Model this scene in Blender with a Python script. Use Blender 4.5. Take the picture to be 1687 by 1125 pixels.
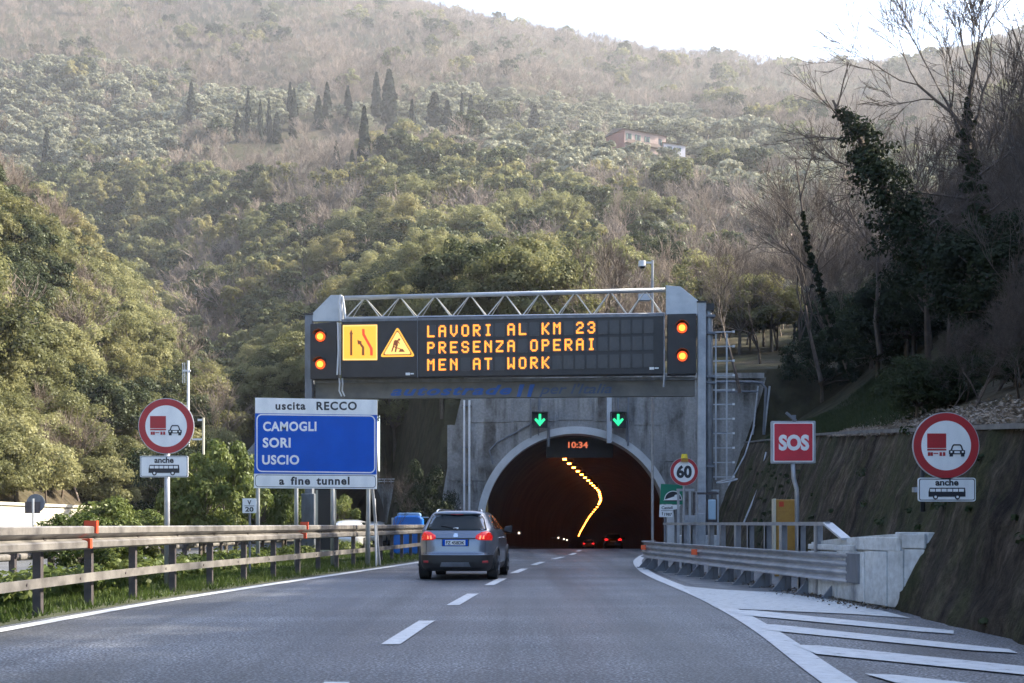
import bpy, bmesh, math, random
import numpy as np
from mathutils import Vector, Matrix, Euler
sc = bpy.context.scene
for o in list(bpy.data.objects): bpy.data.objects.remove(o)
COL = sc.collection
R = math.radians
random.seed(7); RNG = np.random.default_rng(11)

# ------------------------------------------------------------------ camera, sky, sun
F, HY, CX, CH = 2100.0, 863.0, 843.5, 1.25          # photo focal (px), horizon row, centre column, eye height
cam = bpy.data.cameras.new('camera'); co = bpy.data.objects.new('camera', cam); COL.objects.link(co)
co.location = (0, 0, CH); co.rotation_euler = (R(90), 0, 0)
cam.sensor_width = 36; cam.lens = F/1687*36; cam.shift_y = (HY-562.5)/1687
cam.clip_start = 0.1; cam.clip_end = 4000
sc.camera = co
SUN_AZ, SUN_EL = 75, 36
w = bpy.data.worlds.new('World'); sc.world = w; w.use_nodes = True
nt = w.node_tree; nt.nodes.clear()
sky = nt.nodes.new('ShaderNodeTexSky'); sky.sky_type = 'NISHITA'; sky.sun_disc = False
sky.sun_elevation = R(SUN_EL); sky.sun_rotation = R(SUN_AZ); sky.air_density = 1.0; sky.dust_density = 2.0; sky.ozone_density = 2.0
bg = nt.nodes.new('ShaderNodeBackground'); bg.inputs[1].default_value = 0.15
wo = nt.nodes.new('ShaderNodeOutputWorld'); nt.links.new(sky.outputs[0], bg.inputs[0]); nt.links.new(bg.outputs[0], wo.inputs[0])
sl = bpy.data.lights.new('sun', 'SUN'); sl.energy = 5.0; sl.angle = R(0.53); sl.color = (1, .90, .72)
so = bpy.data.objects.new('sun', sl); COL.objects.link(so)
sdir = Vector((math.sin(R(SUN_AZ))*math.cos(R(SUN_EL)), math.cos(R(SUN_AZ))*math.cos(R(SUN_EL)), math.sin(R(SUN_EL))))
so.rotation_euler = sdir.to_track_quat('Z', 'Y').to_euler()
so.location = (60, 40, 80)
sc.view_settings.view_transform = 'Standard'; sc.view_settings.look = 'None'
sc.view_settings.exposure = 1.92; sc.view_settings.gamma = 1.0; sc.view_settings.use_curve_mapping = False
sc.render.engine = 'CYCLES'
cy = sc.cycles
cy.use_denoising = True; cy.max_bounces = 6; cy.diffuse_bounces = 3; cy.glossy_bounces = 3; cy.transmission_bounces = 4; cy.volume_bounces = 0
cy.transparent_max_bounces = 8; cy.use_adaptive_sampling = True; cy.adaptive_threshold = 0.02
cy.caustics_reflective = False; cy.caustics_refractive = False; cy.sample_clamp_indirect = 6

# ------------------------------------------------------------------ helpers
def W(px, py, d):            # a point of the photograph at distance d
    return Vector(((px-CX)*d/F, d, CH+(HY-py)*d/F))
def G(px, py):               # a point of the level ground
    d = CH*F/(py-HY); return Vector(((px-CX)*d/F, d, 0))
def tag(o, label=None, cat=None, group=None, kind=None):
    if label: o['label'] = label
    if cat: o['category'] = cat
    if group: o['group'] = group
    if kind: o['kind'] = kind
    return o
def empty(name, loc=(0,0,0), rz=0, **k):
    o = bpy.data.objects.new(name, None); COL.objects.link(o); o.location = loc; o.rotation_euler = (0, 0, rz)
    o.empty_display_size = .2
    return tag(o, **k)
def link(name, me, parent=None, loc=None, rot=None, scale=None, **k):
    o = bpy.data.objects.new(name, me); COL.objects.link(o)
    if parent is not None: o.parent = parent
    if loc is not None: o.location = loc
    if rot is not None: o.rotation_euler = rot
    if scale is not None: o.scale = scale if hasattr(scale, '__len__') else (scale,)*3
    return tag(o, **k)

class MB:
    def __init__(s): s.v = []; s.f = []; s.m = []
    def add(s, vs, fs, mi=0):
        n = len(s.v); s.v += [tuple(v) for v in vs]
        s.f += [tuple(i+n for i in f) for f in fs]; s.m += [mi]*len(fs); return s
    def box(s, c, size, rot=None, mi=0, bev=0):
        x, y, z = size[0]/2, size[1]/2, size[2]/2
        vs = [Vector((a*x, b*y, cc*z)) for cc in (-1, 1) for a, b in ((-1,-1),(1,-1),(1,1),(-1,1))]
        if rot is not None:
            Mx = Euler(rot).to_matrix(); vs = [Mx @ v for v in vs]
        c = Vector(c)
        return s.add([v+c for v in vs], [(3,2,1,0),(4,5,6,7),(0,1,5,4),(1,2,6,5),(2,3,7,6),(3,0,4,7)], mi)
    def b2(s, x0, x1, y0, y1, z0, z1, mi=0):
        return s.box(((x0+x1)/2, (y0+y1)/2, (z0+z1)/2), (x1-x0, y1-y0, z1-z0), mi=mi)
    def cyl(s, p0, p1, r, r1=None, n=10, mi=0, caps=True):
        p0, p1 = Vector(p0), Vector(p1); r1 = r if r1 is None else r1
        a = (p1-p0).normalized(); u = a.orthogonal().normalized(); v = a.cross(u)
        vs = []
        for p, rr in ((p0, r), (p1, r1)):
            for i in range(n):
                t = 2*math.pi*i/n; vs.append(p+(u*math.cos(t)+v*math.sin(t))*rr)
        fs = [(i, (i+1) % n, n+(i+1) % n, n+i) for i in range(n)]
        if caps: fs += [tuple(range(n-1, -1, -1)), tuple(range(n, 2*n))]
        return s.add(vs, fs, mi)
    def tube(s, pts, r, n=8, mi=0, closed=False):
        pts = [Vector(p) for p in pts]; N = len(pts); base = None; vs = []
        for i, p in enumerate(pts):
            a = (pts[(i+1) % N if closed else min(i+1, N-1)]-pts[(i-1) % N if closed else max(i-1, 0)]).normalized()
            if base is None: base = a.orthogonal().normalized()
            u = (base-a*base.dot(a)).normalized(); base = u; v = a.cross(u)
            for k in range(n):
                t = 2*math.pi*k/n; vs.append(p+(u*math.cos(t)+v*math.sin(t))*(r if not hasattr(r, '__len__') else r[i]))
        fs = []
        for i in range(N if closed else N-1):
            j = (i+1) % N
            for k in range(n): fs.append((i*n+k, i*n+(k+1) % n, j*n+(k+1) % n, j*n+k))
        if not closed: fs += [tuple(range(n-1, -1, -1)), tuple(range((N-1)*n, N*n))]
        return s.add(vs, fs, mi)
    def sweep(s, path, prof, mi=0, up=Vector((0,0,1)), closed=False):
        """prof: list of (side, height); side along the path's right."""
        path = [Vector(p) for p in path]; N = len(path); n = len(prof); vs = []
        for i, p in enumerate(path):
            a = path[min(i+1, N-1)]-path[max(i-1, 0)]; a.z = 0; a.normalize(); rt = a.cross(up)
            for q in prof: vs.append(p+rt*q[0]+up*q[1])
        fs = []
        for i in range(N-1):
            for k in range(n if closed else n-1):
                k2 = (k+1) % n; fs.append((i*n+k, i*n+k2, (i+1)*n+k2, (i+1)*n+k))
        if closed: fs += [tuple(range(n-1, -1, -1)), tuple(range((N-1)*n, N*n))]
        return s.add(vs, fs, mi)
    def plate(s, pts, y0=-.004, y1=0., mi=0):
        """flat outline in local x,z given thickness along y (front at y0)."""
        n = len(pts); vs = [(p[0], y0, p[1]) for p in pts]+[(p[0], y1, p[1]) for p in pts]
        fs = [tuple(range(n)), tuple(range(2*n-1, n-1, -1))]+[(i, i+n, (i+1) % n+n, (i+1) % n) for i in range(n)]
        return s.add(vs, fs, mi)
    def ring(s, c, ro, ri, y0, y1, n=48, mi=0, a0=0, a1=360):
        vs = []; full = abs(a1-a0) >= 360; m = n if full else n+1
        for i in range(m):
            t = R(a0+(a1-a0)*i/n)
            for rr, y in ((ro, y0), (ri, y0), (ri, y1), (ro, y1)): vs.append((c[0]+rr*math.cos(t), y, c[1]+rr*math.sin(t)))
        fs = []
        for i in range(n):
            j = (i+1) % m
            for k in range(4): fs.append((i*4+k, i*4+(k+1) % 4, j*4+(k+1) % 4, j*4+k))
        if not full: fs += [(0,1,2,3), tuple(n*4+k for k in (3,2,1,0))]
        return s.add(vs, fs, mi)
    def mesh(s, name, mats, smooth=False, auto=None):
        me = bpy.data.meshes.new(name); me.from_pydata(s.v, [], s.f)
        for m in (mats if isinstance(mats, (list, tuple)) else [mats]): me.materials.append(m)
        me.polygons.foreach_set('material_index', s.m)
        bm = bmesh.new(); bm.from_mesh(me); bmesh.ops.recalc_face_normals(bm, faces=bm.faces)
        if auto is not None:
            for e in bm.edges:
                if len(e.link_faces) == 2 and e.calc_face_angle(0) > R(auto): e.smooth = False
            for f in bm.faces: f.smooth = True
        elif smooth:
            for f in bm.faces: f.smooth = True
        bm.to_mesh(me); bm.free(); me.update()
        return me
    def build(s, name, mats, parent=None, smooth=False, auto=None, bevel=0, loc=None, rot=None, **k):
        o = link(name, s.mesh(name, mats, smooth, auto), parent, loc=loc, rot=rot, **k)
        if bevel:
            b = o.modifiers.new('bevel', 'BEVEL'); b.width = bevel; b.segments = 2; b.limit_method = 'ANGLE'; b.angle_limit = R(40)
        return o

def circ(c, r, n=32, a0=0, a1=360):
    return [(c[0]+r*math.cos(R(a0+(a1-a0)*i/n)), c[1]+r*math.sin(R(a0+(a1-a0)*i/n))) for i in range(n if a1-a0 >= 360 else n+1)]
def rrect(x0, x1, z0, z1, r, n=5):
    p = []
    for cx, cz, a in ((x1-r, z1-r, 0), (x0+r, z1-r, 90), (x0+r, z0+r, 180), (x1-r, z0+r, 270)):
        p += [(cx+r*math.cos(R(a+90*i/n)), cz+r*math.sin(R(a+90*i/n))) for i in range(n+1)]
    return p
_tx = {}
def text_polys(body, size, x, z, y, align='LEFT', bold=0.0, shear=0.0, sx=1.0, space=1.0):
    """mesh data (verts, faces) of lettering standing in the local x,z plane, front at y"""
    cu = bpy.data.curves.new('lettering', 'FONT'); cu.body = body; cu.size = size; cu.extrude = 0.003; cu.align_x = align
    cu.offset = bold*size; cu.shear = shear; cu.space_character = space; cu.resolution_u = 4
    ob = bpy.data.objects.new('lettering', cu); COL.objects.link(ob)
    dg = bpy.context.evaluated_depsgraph_get(); me = bpy.data.meshes.new_from_object(ob.evaluated_get(dg))
    vs = [(x+v.co.x*sx, y-v.co.z, z+v.co.y) for v in me.vertices]; fs = [tuple(p.vertices) for p in me.polygons]
    bpy.data.objects.remove(ob); bpy.data.curves.remove(cu); bpy.data.meshes.remove(me)
    return vs, fs
def fit_text(mb, body, x0, x1, zb, cap, y, bold=0.02, shear=0, mi=0, space=1.0):
    """lettering whose capitals are cap high, squeezed to span x0..x1"""
    vs, fs = text_polys(body, cap/0.70, 0, 0, y, 'LEFT', bold, shear, 1.0, space)
    a = min(v[0] for v in vs); b = max(v[0] for v in vs); k = (x1-x0)/(b-a)
    mb.add([(x0+(v[0]-a)*k, v[1], v[2]+zb) for v in vs], fs, mi)

# ------------------------------------------------------------------ materials
def ramp(nt, stops):
    r = nt.nodes.new('ShaderNodeValToRGB'); el = r.color_ramp.elements
    while len(el) < len(stops): el.new(.5)
    for e, (p, c) in zip(el, stops): e.position = p; e.color = (*c, 1)
    return r
def mat(name, col, rough=.6, metal=0, spec=.5, noise=None, col2=None, bump=0, bscale=20, emit=None, estr=1, coat=0, stretch=None, detail=5, lo=.35, hi=.65, trans=0):
    m = bpy.data.materials.new(name); m.use_nodes = True; nt = m.node_tree; b = nt.nodes['Principled BSDF']
    b.inputs['Base Color'].default_value = (*col, 1); b.inputs['Roughness'].default_value = rough; b.inputs['Metallic'].default_value = metal
    b.inputs['Specular IOR Level'].default_value = spec; b.inputs['Coat Weight'].default_value = coat
    if noise or bump:
        tc = nt.nodes.new('ShaderNodeTexCoord'); mp = nt.nodes.new('ShaderNodeMapping'); nt.links.new(tc.outputs['Object'], mp.inputs[0])
        if stretch: mp.inputs['Scale'].default_value = stretch
    if noise:
        n = nt.nodes.new('ShaderNodeTexNoise'); n.inputs['Scale'].default_value = noise; n.inputs['Detail'].default_value = detail; n.inputs['Roughness'].default_value = .6
        nt.links.new(mp.outputs[0], n.inputs[0]); r = ramp(nt, [(lo, col), (hi, col2)]); nt.links.new(n.outputs[0], r.inputs[0]); nt.links.new(r.outputs[0], b.inputs['Base Color'])
    if bump:
        n2 = nt.nodes.new('ShaderNodeTexNoise'); n2.inputs['Scale'].default_value = bscale; n2.inputs['Detail'].default_value = 6
        nt.links.new(mp.outputs[0], n2.inputs[0]); bp = nt.nodes.new('ShaderNodeBump'); bp.inputs['Strength'].default_value = bump; bp.inputs['Distance'].default_value = .02
        nt.links.new(n2.outputs[0], bp.inputs['Height']); nt.links.new(bp.outputs[0], b.inputs['Normal'])
    if emit:
        b.inputs['Emission Color'].default_value = (*emit, 1); b.inputs['Emission Strength'].default_value = estr
    if trans: b.inputs['Transmission Weight'].default_value = trans
    return m
def leafmat(name, c1, c2, c3, tr=.35, scale=.35, vary=.35):
    """foliage: colour drifts from clump to clump and from tree to tree, some light passes through"""
    m = bpy.data.materials.new(name); m.use_nodes = True; nt = m.node_tree; nt.nodes.clear()
    out = nt.nodes.new('ShaderNodeOutputMaterial'); tc = nt.nodes.new('ShaderNodeTexCoord'); oi = nt.nodes.new('ShaderNodeObjectInfo')
    n = nt.nodes.new('ShaderNodeTexNoise'); n.inputs['Scale'].default_value = scale; n.inputs['Detail'].default_value = 4
    nt.links.new(tc.outputs['Object'], n.inputs[0])
    mx = nt.nodes.new('ShaderNodeMath'); mx.operation = 'MULTIPLY_ADD'; mx.inputs[1].default_value = vary; 
    nt.links.new(oi.outputs['Random'], mx.inputs[0]); 
    sb = nt.nodes.new('ShaderNodeMath'); sb.operation = 'SUBTRACT'; sb.inputs[1].default_value = vary/2; nt.links.new(n.outputs[0], sb.inputs[0])
    nt.links.new(sb.outputs[0], mx.inputs[2])
    r = ramp(nt, [(.25, c1), (.5, c2), (.75, c3)]); nt.links.new(mx.outputs[0], r.inputs[0])
    d = nt.nodes.new('ShaderNodeBsdfDiffuse'); t = nt.nodes.new('ShaderNodeBsdfTranslucent'); s = nt.nodes.new('ShaderNodeMixShader'); s.inputs[0].default_value = tr
    nt.links.new(r.outputs[0], d.inputs[0]); nt.links.new(r.outputs[0], t.inputs[0]); nt.links.new(d.outputs[0], s.inputs[1]); nt.links.new(t.outputs[0], s.inputs[2])
    g = nt.nodes.new('ShaderNodeBsdfGlossy'); g.inputs['Roughness'].default_value = .45; g.inputs[0].default_value = (.8, .85, .8, 1)
    s2 = nt.nodes.new('ShaderNodeMixShader'); s2.inputs[0].default_value = .015
    nt.links.new(s.outputs[0], s2.inputs[1]); nt.links.new(g.outputs[0], s2.inputs[2]); nt.links.new(s2.outputs[0], out.inputs[0])
    return m
M = {}
M['steel'] = mat('galvanised steel', (.42,.44,.48), .5, .35, noise=3, col2=(.29,.31,.35), bump=.15, bscale=30)
M['steel_dull'] = mat('weathered steel', (.20,.22,.26), .6, .3, noise=4, col2=(.13,.145,.17), stretch=(1,1,.3))
M['steel_pale'] = mat('pale galvanised sheet', (.50,.53,.57), .5, .35, noise=1.5, col2=(.38,.41,.46))
M['rail'] = mat('galvanised rail', (.27,.255,.24), .5, .3, noise=2.6, col2=(.13,.12,.115), bump=.2, bscale=12)
M['post'] = mat('dark rail post', (.07,.065,.075), .6, .4, noise=6, col2=(.12,.10,.10))
M['black'] = mat('black housing', (.012,.012,.015), .5, noise=2, col2=(.02,.02,.026))
M['module'] = mat('unlit lamp module', (.022,.022,.032), .35, noise=8, col2=(.03,.03,.04))
M['rubber'] = mat('tyre rubber', (.012,.012,.012), .85)
M['plastic_black'] = mat('black plastic', (.018,.018,.02), .55)
M['white'] = mat('white sign face', (.85,.87,.89), .45, noise=2.5, col2=(.70,.73,.77), stretch=(1,1,.5))
M['white_pale'] = mat('white painted metal', (.72,.74,.77), .45, noise=2, col2=(.60,.62,.66))
M['red'] = mat('red sign face', (.42,.018,.028), .45, noise=3, col2=(.33,.022,.03))
M['red2'] = mat('scarlet sign face', (.60,.025,.05), .45, noise=3, col2=(.52,.02,.045))
M['blue'] = mat('blue sign face', (.0,.095,.56), .5, spec=.15, noise=1.2, col2=(.0,.08,.48))
M['ink'] = mat('black print', (.015,.018,.03), .5)
M['inkblue'] = mat('blue print', (.008,.10,.42), .5)
M['inkblue2'] = mat('faded blue print', (.05,.09,.18), .5)
M['green'] = mat('green sign face', (.0,.17,.10), .45)
M['orange'] = mat('orange reflector', (.52,.055,.015), .6)
M['orange_lit'] = mat('orange reflector sheet', (.95,.14,.04), .5)  # brighter copy of the orange, its lit look put into the colour
M['yellow_box'] = mat('ochre painted box', (.42,.23,.035), .55, noise=5, col2=(.34,.17,.03))
M['yellow'] = mat('yellow lens', (.75,.60,.05), .3)
M['glass'] = mat('dark window glass', (.006,.010,.011), .09, spec=.45)
M['chrome'] = mat('chrome', (.75,.76,.78), .15, 1)
def emis(name, c, s, base=(.02,.02,.02)):
    return mat(name, base, .4, emit=c, estr=s*.42)
M['led'] = emis('amber led', (1, .26, .015), 1.15)
M['led_core'] = emis('amber led core', (1, .36, .03), 1.3)
M['lamp_amber'] = emis('amber flasher lens', (1, .09, .0), 1.0)
M['lamp_core'] = emis('amber flasher core', (1, .52, .04), 1.5)
M['picto_yellow'] = emis('lit yellow pictogram', (1, .47, .035), .95)
M['picto_cream'] = emis('lit pale yellow pictogram', (1, .58, .16), 1.05)
M['picto_brown'] = emis('dim brown pictogram', (.30, .06, .0), .5)
M['picto_red'] = emis('lit red pictogram', (.9, .05, .01), .8)
M['arrow_green'] = emis('green arrow led', (.02, .85, .30), 1.1)
M['clock_red'] = emis('clock led', (.95, .22, .10), .55)
M['tun_lamp'] = emis('sodium lamp', (1, .22, .02), 44)
M['tun_dot'] = emis('small wall lamp', (1, .72, .5), 5)
M['tail'] = mat('tail lamp', (.32,.006,.008), .2, emit=(1,.02,.015), estr=.13, coat=.5)
M['tail_hot'] = emis('lit tail bulb', (1, .22, .10), 1.3, base=(.5,.02,.02))
M['tail_far'] = emis('far tail lamp', (1, .02, .02), 1.2)

def concrete(name, c1, c2, c3, streak=1.0, grow=.6):
    """cast concrete with vertical wash stains, patches and fine pitting"""
    m = bpy.data.materials.new(name); m.use_nodes = True; nt = m.node_tree; b = nt.nodes['Principled BSDF']; b.inputs['Roughness'].default_value = .85
    tc = nt.nodes.new('ShaderNodeTexCoord')
    def noise(scale, sv, det=5):
        mp = nt.nodes.new('ShaderNodeMapping'); mp.inputs['Scale'].default_value = sv; nt.links.new(tc.outputs['Object'], mp.inputs[0])
        n = nt.nodes.new('ShaderNodeTexNoise'); n.inputs['Scale'].default_value = scale; n.inputs['Detail'].default_value = det; n.inputs['Roughness'].default_value = .65
        nt.links.new(mp.outputs[0], n.inputs[0]); return n
    a = noise(1.1, (1,1,.14)); p = noise(.55, (1,1,1)); f = noise(9, (1,1,1), 8)
    r1 = ramp(nt, [(.42, c3), (.56, c1)]); nt.links.new(a.outputs[0], r1.inputs[0])
    r2 = ramp(nt, [(.40, (0,0,0)), (.62, (1,1,1))]); nt.links.new(p.outputs[0], r2.inputs[0])
    mx = nt.nodes.new('ShaderNodeMixRGB'); nt.links.new(r2.outputs[0], mx.inputs[0]); nt.links.new(r1.outputs[0], mx.inputs[1]); mx.inputs[2].default_value = (*c2, 1)
    r3 = ramp(nt, [(.3, (.72,.72,.72)), (.7, (1.12,1.12,1.12))]); nt.links.new(f.outputs[0], r3.inputs[0])
    m2 = nt.nodes.new('ShaderNodeMixRGB'); m2.blend_type = 'MULTIPLY'; m2.inputs[0].default_value = 1; nt.links.new(mx.outputs[0], m2.inputs[1]); nt.links.new(r3.outputs[0], m2.inputs[2])
    nt.links.new(m2.outputs[0], b.inputs['Base Color'])
    bp = nt.nodes.new('ShaderNodeBump'); bp.inputs['Strength'].default_value = .5; bp.inputs['Distance'].default_value = .03; nt.links.new(f.outputs[0], bp.inputs['Height']); nt.links.new(bp.outputs[0], b.inputs['Normal'])
    return m
def mossy():
    m = bpy.data.materials.new('mossy stained wall'); m.use_nodes = True; nt = m.node_tree; b = nt.nodes['Principled BSDF']; b.inputs['Roughness'].default_value = .92; b.inputs['Specular IOR Level'].default_value = .15
    tc = nt.nodes.new('ShaderNodeTexCoord')
    def noise(s, sv, det=6, ro=.7):
        mp = nt.nodes.new('ShaderNodeMapping'); mp.inputs['Scale'].default_value = sv; nt.links.new(tc.outputs['Object'], mp.inputs[0])
        n = nt.nodes.new('ShaderNodeTexNoise'); n.inputs['Scale'].default_value = s; n.inputs['Detail'].default_value = det; n.inputs['Roughness'].default_value = ro; nt.links.new(mp.outputs[0], n.inputs[0]); return n
    st = noise(1.6, (1,1,.16)); mo = noise(.8, (1,1,.45)); fi = noise(7, (1,1,.8), 9, .75); wh = noise(14, (1,1,.3), 4)
    r1 = ramp(nt, [(.36, (.018,.015,.013)), (.5, (.065,.052,.040)), (.64, (.15,.125,.095))]); nt.links.new(st.outputs[0], r1.inputs[0])
    r2 = ramp(nt, [(.45, (0,0,0)), (.60, (.85,.85,.85))]); nt.links.new(mo.outputs[0], r2.inputs[0])
    mx = nt.nodes.new('ShaderNodeMixRGB'); nt.links.new(r2.outputs[0], mx.inputs[0]); nt.links.new(r1.outputs[0], mx.inputs[1]); mx.inputs[2].default_value = (.045,.052,.020,1)
    r3 = ramp(nt, [(.32, (.35,.35,.35)), (.68, (1.65,1.65,1.65))]); nt.links.new(fi.outputs[0], r3.inputs[0])
    m2 = nt.nodes.new('ShaderNodeMixRGB'); m2.blend_type = 'MULTIPLY'; m2.inputs[0].default_value = 1; nt.links.new(mx.outputs[0], m2.inputs[1]); nt.links.new(r3.outputs[0], m2.inputs[2])
    r4 = ramp(nt, [(.70, (0,0,0)), (.76, (.5,.5,.5))]); nt.links.new(wh.outputs[0], r4.inputs[0])
    m3 = nt.nodes.new('ShaderNodeMixRGB'); nt.links.new(r4.outputs[0], m3.inputs[0]); nt.links.new(m2.outputs[0], m3.inputs[1]); m3.inputs[2].default_value = (.20,.18,.15,1)
    nt.links.new(m3.outputs[0], b.inputs['Base Color'])
    bp = nt.nodes.new('ShaderNodeBump'); bp.inputs['Strength'].default_value = 1; bp.inputs['Distance'].default_value = .12; nt.links.new(fi.outputs[0], bp.inputs['Height']); nt.links.new(bp.outputs[0], b.inputs['Normal'])
    return m
M['portal'] = concrete('stained portal concrete', (.36,.355,.345), (.27,.27,.27), (.075,.068,.06))
M['wall_dark'] = mossy()
M['pale_conc'] = concrete('pale weathered concrete', (.66,.69,.71), (.56,.60,.63), (.24,.26,.29))
M['sun_wall'] = mat('pale rendered wall', (.60,.56,.45), .8, noise=.8, col2=(.48,.45,.37))
M['lining'] = mat('sooty tunnel lining', (.11,.085,.065), .85, noise=.7, col2=(.05,.04,.035), stretch=(1,1,.25), bump=.3, bscale=2)
M['ring'] = mat('white painted arch ring', (.56,.58,.60), .6, noise=1.2, col2=(.44,.46,.48))
# ------------------------------------------------------------------ terrain
PXS = [-900, 0, 250, 520, 700, 1000, 1250, 1450, 1687, 2300]
DS  = [60, 82, 110, 150, 200, 260, 330, 400, 500, 600, 750, 950]
ET = np.array([
 [.02,.02,.02,.02,.06,.16,.245,.295,.350,.390,.440,.43],
 [.02,.02,.02,.02,.05,.15,.240,.292,.348,.390,.440,.43],
 [.02,.02,.03,.05,.10,.18,.250,.296,.348,.388,.436,.43],
 [.05,.065,.09,.13,.175,.225,.272,.304,.348,.385,.425,.42],
 [.110,.128,.150,.185,.222,.255,.286,.308,.343,.374,.403,.395],
 [.112,.130,.155,.190,.225,.258,.288,.308,.333,.354,.370,.365],
 [.118,.135,.155,.190,.222,.252,.280,.300,.325,.343,.355,.35],
 [.118,.14,.170,.205,.235,.258,.280,.298,.322,.340,.353,.35],
 [.12,.16,.20,.245,.285,.315,.335,.350,.366,.375,.368,.36],
 [.12,.18,.23,.29,.33,.36,.375,.385,.39,.39,.38,.37]])
def sstep(a, b, x):
    t = np.clip((x-a)/(b-a), 0, 1); return t*t*(3-2*t)
_g = RNG.random((64, 64))
def vnoise(x, y):
    xi = np.floor(x).astype(int); yi = np.floor(y).astype(int); fx = x-xi; fy = y-yi; fx = fx*fx*(3-2*fx); fy = fy*fy*(3-2*fy)
    g = lambda a, b: _g[a % 64, b % 64]
    return (g(xi, yi)*(1-fx)+g(xi+1, yi)*fx)*(1-fy)+(g(xi, yi+1)*(1-fx)+g(xi+1, yi+1)*fx)*fy-.5
def wall_foot(Y): return np.interp(Y, [-20, 10, 13.3, 18, 26, 31, 40, 50, 62], [5.5, 5.25, 5.34, 5.5, 6.2, 6.75, 7.9, 8.7, 9.4])
def wall_h(Y): return np.interp(Y, [-20, 15, 28, 41, 62], [2.4, 2.4, 3.25, 4.1, 5.2])
def wall_top(Y): return wall_foot(Y)+.37*wall_h(Y)
def height(X, Y):
    X = np.asarray(X, float); Y = np.asarray(Y, float)
    Ys = np.maximum(Y, 60.); px = CX+F*X/np.maximum(Ys, 1)
    pi = np.clip(np.interp(px, PXS, range(len(PXS))), 0, len(PXS)-1.001); di = np.clip(np.interp(Ys, DS, range(len(DS))), 0, len(DS)-1.001)
    a = pi.astype(int); b = di.astype(int); fa = pi-a; fb = di-b
    E = (ET[a, b]*(1-fa)+ET[a+1, b]*fa)*(1-fb)+(ET[a, b+1]*(1-fa)+ET[a+1, b+1]*fa)*fb
    main = CH+Ys*E
    main = main+sstep(95, 200, Y)*(vnoise(X/45, Y/60)*11+vnoise(X/17+9, Y/21)*4)*np.clip(Y/400, .3, 1.0)
    main = np.where(Y > 900, main-(Y-900)*.6, main)
    hw_ = np.exp(-((X-34)**2/26**2+(Y-318)**2/16**2)); main = main*(1-hw_)+hw_*(CH+.2905*Y)   # level shelf under the farmhouses
    front = np.interp(X, [-19, -8.3, -3.75, 30], [82., 82., 64., 64.])
    ram = np.where((X > -8.3) & (X < -3.75), 7., .05)
    S = np.clip((Y-front)/ram, 0, 1)
    main = main*S-.04*(1-S)
    # sunlit hill on the left: climbs away from the far carriageway, its spur ends about 150 m off
    L = .97*(-X-20.5)+1.7+vnoise(X/14, Y/16)*3*sstep(20, 30, -X)
    L = np.minimum(L, 75)*(1-sstep(140, 205, Y))
    L = np.where(X < -20.4, L, -.04)
    H = np.maximum(main, L)
    # wooded bank on the right behind the retaining wall
    dx = X-wall_top(np.clip(Y, -20, 62))
    B = wall_h(Y)-.12+.42*np.clip(dx, 0, 3.5)+.80*np.clip(dx-3.5, 0, 14)+.55*np.clip(dx-17.5, 0, 60)
    B = B+vnoise(X/5, Y/5)*.9*sstep(1, 5, dx)
    B = B*(1-sstep(85, 150, Y))
    H = np.where((dx > 0) & (Y < 150), np.maximum(B, H), H)
    return H
def axis(segs):
    out = [segs[0][0]]
    for a, b, s in segs: out += list(np.linspace(a, b, max(1, int(round((b-a)/s))), endpoint=False)[1 if out[-1] == a else 0:])
    out.append(segs[-1][1]); return np.array(sorted(set(np.round(out, 4))))
xs = axis([(-700,-200,14),(-200,-60,5),(-60,-20.6,1.6),(-20.6,-20.2,.2),(-20.2,-8.5,1),(-8.5,-4.2,.35),(-4.2,4.8,1),(4.8,14,.4),(14,60,1.6),(60,260,6),(260,700,14)])
ys = axis([(-40,0,4),(0,63.98,1.0),(63.98,64.06,.08),(64.06,81.98,1.0),(81.98,82.06,.08),(82.06,160,2.),(160,500,6),(500,1100,12)])
XX, YY = np.meshgrid(xs, ys); ZZ = height(XX, YY)
nx, ny = len(xs), len(ys)
idx = np.arange(nx*ny).reshape(ny, nx)
q = np.stack([idx[:-1, :-1], idx[:-1, 1:], idx[1:, 1:], idx[1:, :-1]], -1).reshape(-1, 4)
zc = ZZ.ravel()[q]; yc = YY.ravel()[q].mean(1); xc = XX.ravel()[q].mean(1)
drop = (zc.max(1)-zc.min(1) > 2.0) & (((xc > -1.6) & (xc < 8.0) & (yc > 63.9) & (yc < 64.1)) | ((xc > -17.6) & (xc < -8.6) & (yc > 81.9) & (yc < 82.1)))
drop |= (xc > wall_foot(yc)-.5) & (xc < wall_top(yc)+.25) & (yc < 62) & (zc.min(1) < 1) & (zc.max(1) > 1)
q = q[~drop]
def np_mesh(name, v, f, mats):
    me = bpy.data.meshes.new(name); k = f.shape[1]
    me.vertices.add(len(v)); me.vertices.foreach_set('co', np.ascontiguousarray(v, np.float32).ravel())
    me.loops.add(f.size); me.loops.foreach_set('vertex_index', np.ascontiguousarray(f, np.int32).ravel())
    me.polygons.add(len(f)); me.polygons.foreach_set('loop_start', np.arange(0, f.size, k, dtype=np.int32))
    for m in mats: me.materials.append(m)
    me.update(calc_edges=True); return me
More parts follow.
